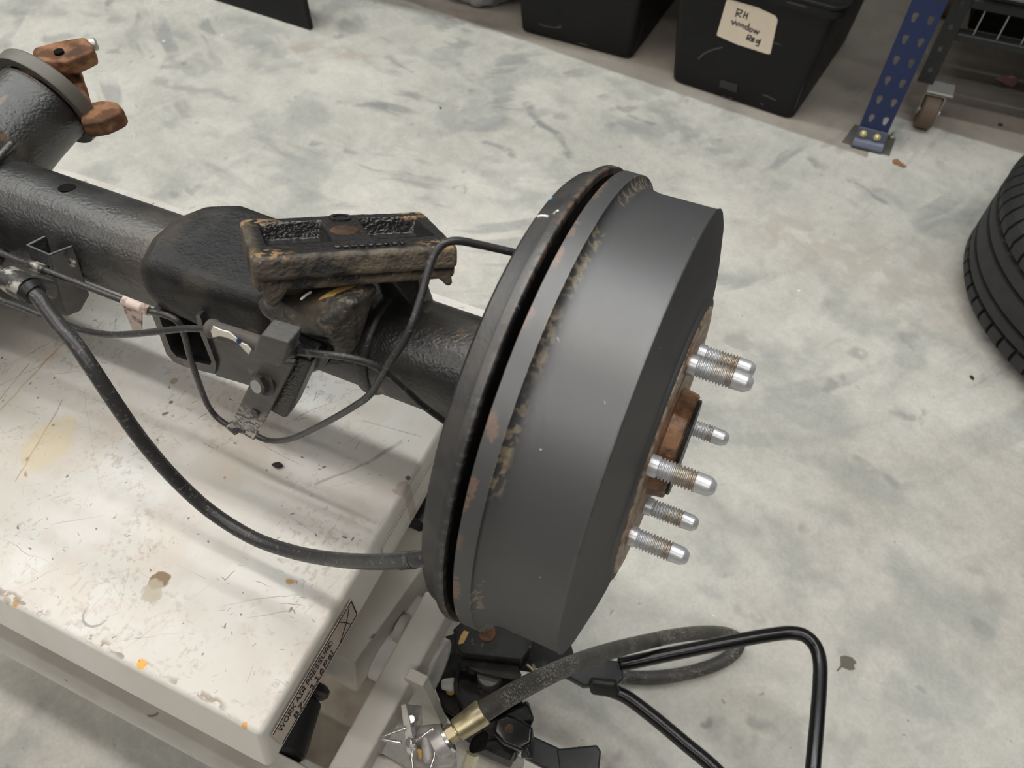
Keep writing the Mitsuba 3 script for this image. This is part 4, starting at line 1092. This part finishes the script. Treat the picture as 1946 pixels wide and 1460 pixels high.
# ================================================================== STORAGE BINS
def make_bin(name, fl, fr, depth, h, flare, label, group=None):
    fl, fr = np.array(fl), np.array(fr)
    ux = unit(fr - fl)
    uy = np.array([-ux[1], ux[0], 0])
    w = np.linalg.norm(fr - fl)
    tag(name, label, 'storage bin', group)
    m = frame(ux, uy, [0, 0, 1.], fl)

    r = .022

    def rr(e, rad):
        return sbox(-e + rad, -e + rad, w + e - rad, depth + e - rad).buffer(rad, quad_segs=5)
    def loft(levels, rad):
        pts = np.vstack([[(x, y, z) for x, y in list(rr(e, rad).exterior.coords)[:-1]] for z, e in levels])
        return trimesh.convex.convex_hull(pts)
    outer = loft([(0, -.008), (.008, 0), (h, flare)], r)
    inner = loft([(.006, -.006), (h + .01, flare - .004)], r - .003)
    body = tri(man(outer) - man(inner))
    add(f'{name}__body', xf(body, m), 'bin_plastic', 30)
    e = flare
    rim = tri(man(loft([(h - .022, e + .014), (h - .004, e + .016), (h, e + .013)], r + .012)) - man(loft([(h - .03, e - .005), (h + .01, e - .004)], r - .003)))
    add(f'{name}__rim', xf(rim, m), 'bin_plastic', 30)
    lid = loft([(h, e + .018), (h + .006, e + .018), (h + .012, e + .010)], r + .012)
    add(f'{name}__lid', xf(lid, m), 'bin_plastic', 30)
    return m, w


m1, w1_ = make_bin('storage_bin', P(988, 60, Z=0), P(1198, 116, Z=0), .46, .31, .022, 'black plastic bin on the floor beside the clear bag, without a paper label', 'black bins under the racking')
m2, w2_ = make_bin('storage_bin_001', P(1274, 154, Z=0), P(1504, 230, Z=0), .46, .315, .026, 'black plastic bin with a cream handwritten label, next to the blue post', 'black bins under the racking')
# the label lies on the flared front of the second bin
fsl = unit(np.array([0, -.026, .307]))
LB = m2 @ frame([1, 0, 0], fsl, np.cross([1, 0, 0], fsl), [0, 0, .008])
nb = LB[:3, 2]


def lab_pt(px, py, fr=None):
    LB_ = LB if fr is None else fr
    nb = LB_[:3, 2]
    d = RIGHT * (px - W_PX / 2) + DOWN * (py - H_PX / 2) + FWD * F_PX
    t = ((LB_[:3, 3] + nb * .001 - EYE) @ nb) / (d @ nb)
    q_ = EYE + d * t - LB_[:3, 3]
    return (q_ @ LB_[:3, 0], q_ @ LB_[:3, 1])


lp_ = Polygon([lab_pt(*q_) for q_ in ((1381, 0), (1384, -2), (1440, 14), (1474, 30), (1478, 38), (1464, 102), (1460, 103), (1400, 84), (1362, 67))]).buffer(.002).buffer(-.002)
add('storage_bin_001__paper_label', xf(extrude_polygon(lp_, .0008, engine='earcut'), LB @ frame([1, 0, 0], [0, 1, 0], [0, 0, 1], [0, 0, .0008])), 'cream_label', False, 'cream handwritten label reading RH window Reg')
ink = [[(1398, 32), (1402, 17), (1411, 20), (1409, 25), (1401, 25), (1408, 33)], [(1412, 34), (1417, 22)], [(1418, 37), (1422, 24)], [(1414, 28), (1420, 30)],
       [(1391, 38), (1393, 46), (1398, 40), (1400, 48), (1405, 42)], [(1406, 44), (1405, 50)], [(1408, 51), (1410, 46), (1414, 48), (1412, 54)], [(1422, 50), (1417, 50), (1417, 55), (1421, 56), (1425, 44)], [(1429, 54), (1425, 54), (1424, 59), (1429, 60), (1431, 56), (1428, 54)], [(1434, 56), (1434, 62), (1438, 58), (1439, 64), (1444, 58)],
       [(1419, 76), (1422, 66), (1428, 68), (1427, 72), (1421, 72), (1427, 78)], [(1430, 76), (1434, 74), (1433, 72), (1429, 73), (1429, 78), (1434, 79)], [(1444, 77), (1439, 76), (1437, 80), (1441, 81), (1445, 77), (1441, 87), (1436, 86)]]
add('storage_bin_001__paper_label__handwriting', strokes([[lab_pt(*q_) for q_ in s_] for s_ in ink], .0016, LB, .0017), 'ink', False)
add('storage_bin_001__front_tab', xf(extrude_polygon(Polygon([lab_pt(*q_) for q_ in ((1370, 152), (1402, 161), (1400, 176), (1367, 164))]), .003, engine='earcut'), LB), 'rack_dark', False)

add('storage_bin_001__scuff', strokes([[lab_pt(*q_) for q_ in s_] for s_ in ([(1326, 113), (1336, 103), (1350, 96), (1373, 90)], [(1449, 180), (1460, 184), (1474, 191)], [(1371, 183), (1378, 184)], [(1385, 186), (1392, 189)], [(1446, 196), (1450, 200)])], .0016, LB, .0002), 'scuff_grey', False, 'pale scuff marks')
fsl1 = unit(np.array([0, -.022, .302]))
LB1 = m1 @ frame([1, 0, 0], fsl1, np.cross([1, 0, 0], fsl1), [0, 0, .008])
add('storage_bin__scuff', strokes([[lab_pt(*q_, fr=LB1) for q_ in s_] for s_ in ([(1024, 45), (1034, 49), (1048, 52), (1066, 53)], [(1056, 53), (1067, 49)], [(1100, 82), (1116, 86)])], .0014, LB1, .0002), 'scuff_grey', False, 'pale scuff marks')

# the black panel standing at the far left
pa, pb = P(330, -24, Z=0), P(588, 58, Z=0)
d_ = unit(pb - pa)
nn = np.array([-d_[1], d_[0], 0])
add('black_panel', hull([q_ + nn * t + [0, 0, z] for q_ in (pa, pb) for t in (.003, .015) for z in (.003, .42)], .003), 'bin_plastic', 35, 'flat black panel standing on the floor beyond the pinion yoke', 'panel')

# clear plastic bag
bg = trimesh.creation.icosphere(subdivisions=4)
v = np.array(bg.vertices)
nz_ = meshkit.fbm(v * 2.3 + 4, 4, 3) - .5
rdg = np.abs(meshkit.fbm(v * 3.1 + 9, 3, 5) - .5)
v = v * (1 + .35 * nz_ - .55 * rdg + .1)[:, None]
v = v * np.array([.175, .19, .15])
v[:, 2] = np.maximum(v[:, 2], -.105) + .107
bg.vertices = v + np.array([P(893, 0, Z=.0)[0], P(893, 0, Z=0)[1] + .125, 0])
add('plastic_bag', bg, 'bag_plastic', True, 'crumpled grey plastic bag on the floor beside the left black bin', 'plastic bag')

# ================================================================== RACKING
RN = 'storage_rack'
tag(RN, 'blue steel storage rack with teardrop slotted post and bolted foot plate', 'storage rack')
FY = 1.852
X0p, X1p = .1180, .1842
holes = []
for row in range(40):
    zc = P(1656.7, 223.5, Y=FY)[2] + .0502 * row
    if zc > 1.95:
        break
    for xc, dz in ((X0p + .0165, 0), (X1p - .0165, .0)):
        tear = Point(xc, zc + .003).buffer(.0062, quad_segs=4).union(Polygon([(xc - .006, zc + .001), (xc + .006, zc + .001), (xc + .0026, zc - .0125), (xc - .0026, zc - .0125)]))
        holes.append(tear)
from shapely.ops import unary_union
face = sbox(X0p, .012, X1p, 2.0).difference(unary_union(holes))
PF = frame([1, 0, 0], [0, 0, 1], [0, -1, 0], [0, FY + .0018, 0])
add(f'{RN}__upright', xf(extrude_polygon(face, .0018, engine='earcut'), PF), 'rack_blue', False, 'blue slotted upright')
for x in (X0p, X1p - .0018):
    add(f'{RN}__upright__flange', cbox((.0018, .042, 1.988), (x + .0009, FY + .0228, 1.006), .0004), 'rack_blue', False)
q = [P(1602, 268, Z=.004), P(1625, 236, Z=.004), P(1702, 262, Z=.004), P(1690, 294, Z=.004)]
add(f'{RN}__foot_plate', hull([np.array([q_[0], q_[1], z]) for q_ in q for z in (.0012, .003)], .001), 'ring_steel', 35, 'floor plate of the upright')
add(f'{RN}__foot_bracket', cat(hull([(x, y, z) for x in (X0p - .001, X1p + .002) for y in (FY - .003, FY - .0015) for z in (.006, .051)], .0012), hull([(x, y, z) for x in (X0p - .001, X1p + .002) for y, z in ((FY - .004, .020), (FY - .010, .017), (FY - .016, .009), (FY - .016, .006), (FY - .004, .006))], .003)), 'foot_grey', 40, 'grey folded foot bracket')
for px in ((1641, 254), (1667, 261)):
    q = P(*px, Y=FY - .0045)
    add(f'{RN}__foot_bolt', cat(cyl(q + [0, .002, 0], q + [0, -.0020, .0], .0085, n=24, bevel=.001), cyl(q, q + [0, -.005, .0], .0056, .004, n=24, bevel=.001)), 'bolt_yellow', 35, 'yellow zinc bolt')
q = P(1694, 262, Z=.006)
add(f'{RN}__anchor_bolt', cat(cyl(q, q + [0, 0, .016], .0045, n=16, bevel=.0006), hexnut(q, [0, 0, 1], .013, .007)), 'zinc_plain', 35)
add(f'{RN}__shelf_beam', cbox((2.9, .05, .11), (X0p - 1.45, FY + .025, .72), .002), 'rack_blue', False)
add(f'{RN}__shelf_board', cbox((2.9, .75, .018), (X0p - 1.45, FY + .43, .784), .001), 'dusty_m', False)
add(f'{RN}__rear_upright', cbox((.066, .045, 2.0), ((X0p + X1p) / 2, 2.72, 1.0), .001), 'rack_blue', False)
add(f'{RN}__rear_upright', cbox((.066, .045, 2.0), (X0p - 2.9, 2.72, 1.0), .001), 'rack_blue', False)
add(f'{RN}__end_upright', cbox((.066, .045, 2.0), (X0p - 2.95, FY + .0225, 1.0), .001), 'rack_blue', False)

# ================================================================== TROLLEY behind the post
ON = 'wheeled_trolley'
tag(ON, 'black steel trolley on a brown caster, behind the blue rack post', 'trolley')
TYY = 2.02
hx = [sbox(.226 + .0, .13 + .055 * k, .235, .142 + .055 * k) for k in range(16)]
pf = sbox(.212, .102, .250, 1.1).difference(unary_union(hx))
PF2 = frame([1, 0, 0], [0, 0, 1], [0, -1, 0], [0, TYY + .002, 0])
add(f'{ON}__post', xf(extrude_polygon(pf, .002, engine='earcut'), PF2), 'rack_dark', False, 'dark slotted post')
add(f'{ON}__post__flange', cbox((.002, .035, .998), (.2495, TYY + .019, .601), .0005), 'rack_dark', False)
add(f'{ON}__rail', cbox((1.2, .030, .018), (.85, TYY + .015, .226), .002), 'rack_dark', False)
add(f'{ON}__rail', cbox((1.2, .030, .020), (.85, TYY + .015, .305), .002), 'rack_dark', False)
add(f'{ON}__white_tube', sweep([(.27, TYY - .004, .345), (1.45, TYY - .004, .345)], .014, 18), 'wall_paint', True, 'pale tube across the front')
for k in range(22):
    x = .285 + .052 * k
    add(f'{ON}__wire', cyl((x, TYY + .008, .232), (x, TYY + .008, .298), .0018, n=8), 'zinc_plain', True)
add(f'{ON}__tray', cbox((1.16, .60, .12), (.85, TYY + .34, .290), .004), 'matt_black', False, 'dark tray')
add(f'{ON}__rear_post', cbox((.038, .038, 1.0), (.23, TYY + .62, .602), .001), 'rack_dark', False)
add(f'{ON}__rear_post', cbox((.038, .038, 1.0), (1.46, TYY + .62, .602), .001), 'rack_dark', False)
add(f'{ON}__end_post', cbox((.038, .038, 1.0), (1.46, TYY + .02, .602), .001), 'rack_dark', False)
for k, (cx, cy) in enumerate(((.272, TYY - .002), (1.42, TYY + .02), (.272, TYY + .60), (1.42, TYY + .60))):
    w = f'{ON}__caster' + (f'_{k:03d}' if k else '')
    scene[w] = mikit.ply(cat(hull([(cx + sx * .030, cy + sy * .026, z) for sx in (-1, 1) for sy in (-1, 1) for z in (.096, .099)], .001), cyl((cx, cy, .083), (cx, cy, .096), .016, n=24)), 'zinc_plain', smooth=35)
    cw = (cx - .006, cy - .016, .0428)
    scene[w + '__wheel'] = mikit.ply(lathe([(-.020, 0), (-.020, .0385), (-.016, .0425), (.016, .0425), (.020, .0385), (.020, 0)], 40, frame([1, 0, 0], [0, 1, 0], [0, 0, 1], cw)), 'brown_wheel', smooth=30)
    scene[w + '__fork'] = mikit.ply(cat(hull([(cx + .0175, cy - .026, .028), (cx + .0175, cy - .006, .028), (cx + .0175, cy - .022, .086), (cx + .0175, cy + .018, .086)], .0016), hull([(cx - .0295, cy - .022, .034), (cx - .0295, cy - .010, .034), (cx - .0295, cy - .010, .086), (cx - .0295, cy + .018, .086)], .0016), hull([(cx + sx * .0235 - .006, cy + y, .087) for sx in (-1, 1) for y in (-.018, .016)], .0016), cyl((cx - .032, cy - .016, .0428), (cx + .022, cy - .016, .0428), .006, n=16)), 'zinc_plain', smooth=35)

# ================================================================== TYRE lying on the floor
YN = 'tyre'
tag(YN, 'worn black truck tyre lying flat on the concrete at the right edge', 'tyre')
TC, TR, TW = np.array([.762, 1.480, 0.0]), .370, .262
YF = frame([0, 0, 1], [1, 0, 0], [0, 1, 0], TC)
add(f'{YN}__carcass', lathe([(.012, .215), (.006, .26), (.004, .30), (.012, .335), (.030, .352), (.050, TR - .010), (TW - .050, TR - .010), (TW - .030, .352), (TW - .012, .335), (TW - .002, .30), (TW, .26), (TW - .010, .215), (TW - .05, .205), (.05, .205)], 128, YF, close=True), 'tyre_rubber', 30)
for z0, z1 in ((.073, .098), (.104, .150), (.157, .186)):
    rib = [(z0, TR - .012), (z0 + .002, TR - .001), (z0 + .004, TR), (z1 - .004, TR), (z1 - .002, TR - .001), (z1, TR - .012)]
    add(f'{YN}__tread_rib', lathe(rib, 128, YF, close=True), 'tyre_rubber', 30)
NB = 64


def shoulder(lo):
    p_ = [(.066, TR - .012), (.066, TR - .001), (.050, TR), (.034, TR - .008), (.020, TR - .022), (.014, TR - .036), (.018, TR - .042), (.05, TR - .022)]
    if not lo:
        p_ = [(TW - a_, b_) for a_, b_ in p_]
    return p_


for lo in (True, False):
    pr = np.array(shoulder(lo))
    for k in range(NB):
        a0 = 2 * np.pi * k / NB
        ths = a0 + np.array([.010, .049, .088])
        sk = .035 if lo else -.035
        rings = []
        for th in ths:
            t2 = th + sk * (pr[:, 0] - TW / 2) / .1 * .5
            rings.append(np.stack([TC[0] + pr[:, 1] * np.cos(t2), TC[1] + pr[:, 1] * np.sin(t2), pr[:, 0]], 1))
        n_ = len(pr)
        v = np.vstack(rings)
        f = []
        for i in range(2):
            for j in range(n_):
                b_ = (j + 1) % n_
                f += [[i * n_ + j, i * n_ + b_, (i + 1) * n_ + b_], [i * n_ + j, (i + 1) * n_ + b_, (i + 1) * n_ + j]]
        for j in range(1, n_ - 1):
            f += [[0, j + 1, j], [2 * n_, 2 * n_ + j, 2 * n_ + j + 1]]
        me = trimesh.Trimesh(v, f, process=False)
        if me.volume < 0:
            me.invert()
        add(f'{YN}__tread_block', me, 'tyre_rubber', False)

# ================================================================== BITS ON THE FLOOR AND THE TABLE
def chip(name, px, py, r, bsdf, label, cat_, z=0.0, th=.0012, e=1.0, seed=0, group=None):
    rng = np.random.default_rng(seed)
    q = P(px, py, Z=z)
    a = np.sort(rng.random(7)) * 2 * np.pi
    rr_ = r * (.6 + .5 * rng.random(7))
    pl = Polygon([(q[0] + rr_[i] * math.cos(a[i]) * e, q[1] + rr_[i] * math.sin(a[i])) for i in range(7)]).convex_hull
    me = extrude_polygon(pl, th, engine='earcut')
    me.apply_translation([0, 0, z + .0002])
    add(name, me, bsdf, False, label, cat_, group)


chip('paint_flake', 422, 67, .0045, 'paint_white', 'tiny white flake on the floor right of the rusty yoke, the left one of two', 'paint flake', seed=1)
chip('paint_flake', 311, 78, .0050, 'paint_white', 'pale flat fleck on the floor nearest the rusty yoke', 'paint flake', seed=2, e=1.5, th=.0006)
chip('paint_flake', 1518, 553, .0060, 'paint_white', 'white flake on the open floor right of the brake drum', 'paint flake', seed=3, e=.6)
chip('paint_flake', 1356, 1171, .0016, 'paint_white', 'tiny white fleck on the floor above the hose loop', 'paint flake', seed=4)
chip('dark_crumb', 1847, 719, .0055, 'crumb', 'dark crumb on the floor below the tyre', 'crumb', seed=5, th=.003)
q = P(528, 885, Z=.6025)
cr = rough(hull([q + [-.0042, -.0010, 0], q + [.0036, .0014, 0], q + [.001, -.0022, .0005], q + [-.001, .0022, 0]], .0014), .0012, .0009, 420, 6)
add('dark_crumb', cr, 'crumb', 40, 'black crumb lying on the white table top', 'crumb')
chip('dark_crumb', 1899, 238, .0055, 'crumb', 'dark crumb on the floor under the trolley', 'crumb', seed=7, e=1.5, th=.003)
chip('wood_splinter', 837, 206, .005, 'crumb', 'short dark splinter on the floor below the clear bag', 'splinter', seed=8, e=1.2, th=.002)
lq = P(1608, 1260, Z=0)
lf = np.array([(1597, 1248), (1606, 1246), (1620, 1250), (1628, 1260), (1622, 1264), (1625, 1272), (1616, 1274), (1605, 1270), (1600, 1268), (1592, 1276), (1590, 1275), (1598, 1264)])
lv = Polygon([tuple(P(*q_, Z=.001)[:2]) for q_ in lf])
me = extrude_polygon(lv.buffer(0), .0008, engine='earcut')
me.apply_translation([0, 0, .0004])
add('dead_leaf', me, 'leaf_brown', False, 'small dull leaf on the floor right of the black handle', 'leaf')
lf = [(1696, 305), (1705, 303), (1712, 310), (1722, 317), (1718, 319), (1706, 314), (1697, 311)]
me = extrude_polygon(Polygon([tuple(P(*q_, Z=.001)[:2]) for q_ in lf]).buffer(0), .003, engine='earcut')
me.apply_translation([0, 0, .0004])
add('dead_leaf', me, 'rust_brown', False, 'brown leaf scrap on the floor in front of the blue post', 'leaf')
q = P(1909, 152, Z=.008)
wr = rough(hull([q, q + [.028, -.006, .010], q + [.016, .014, .004], q + [-.016, .004, -.002], q + [.022, -.016, -.002]], .005), .006, .004, 60, 3)
add('sweet_wrapper', wr, 'pink_wrap', 40, 'crumpled pink wrapper on the dusty floor under the trolley', 'wrapper')
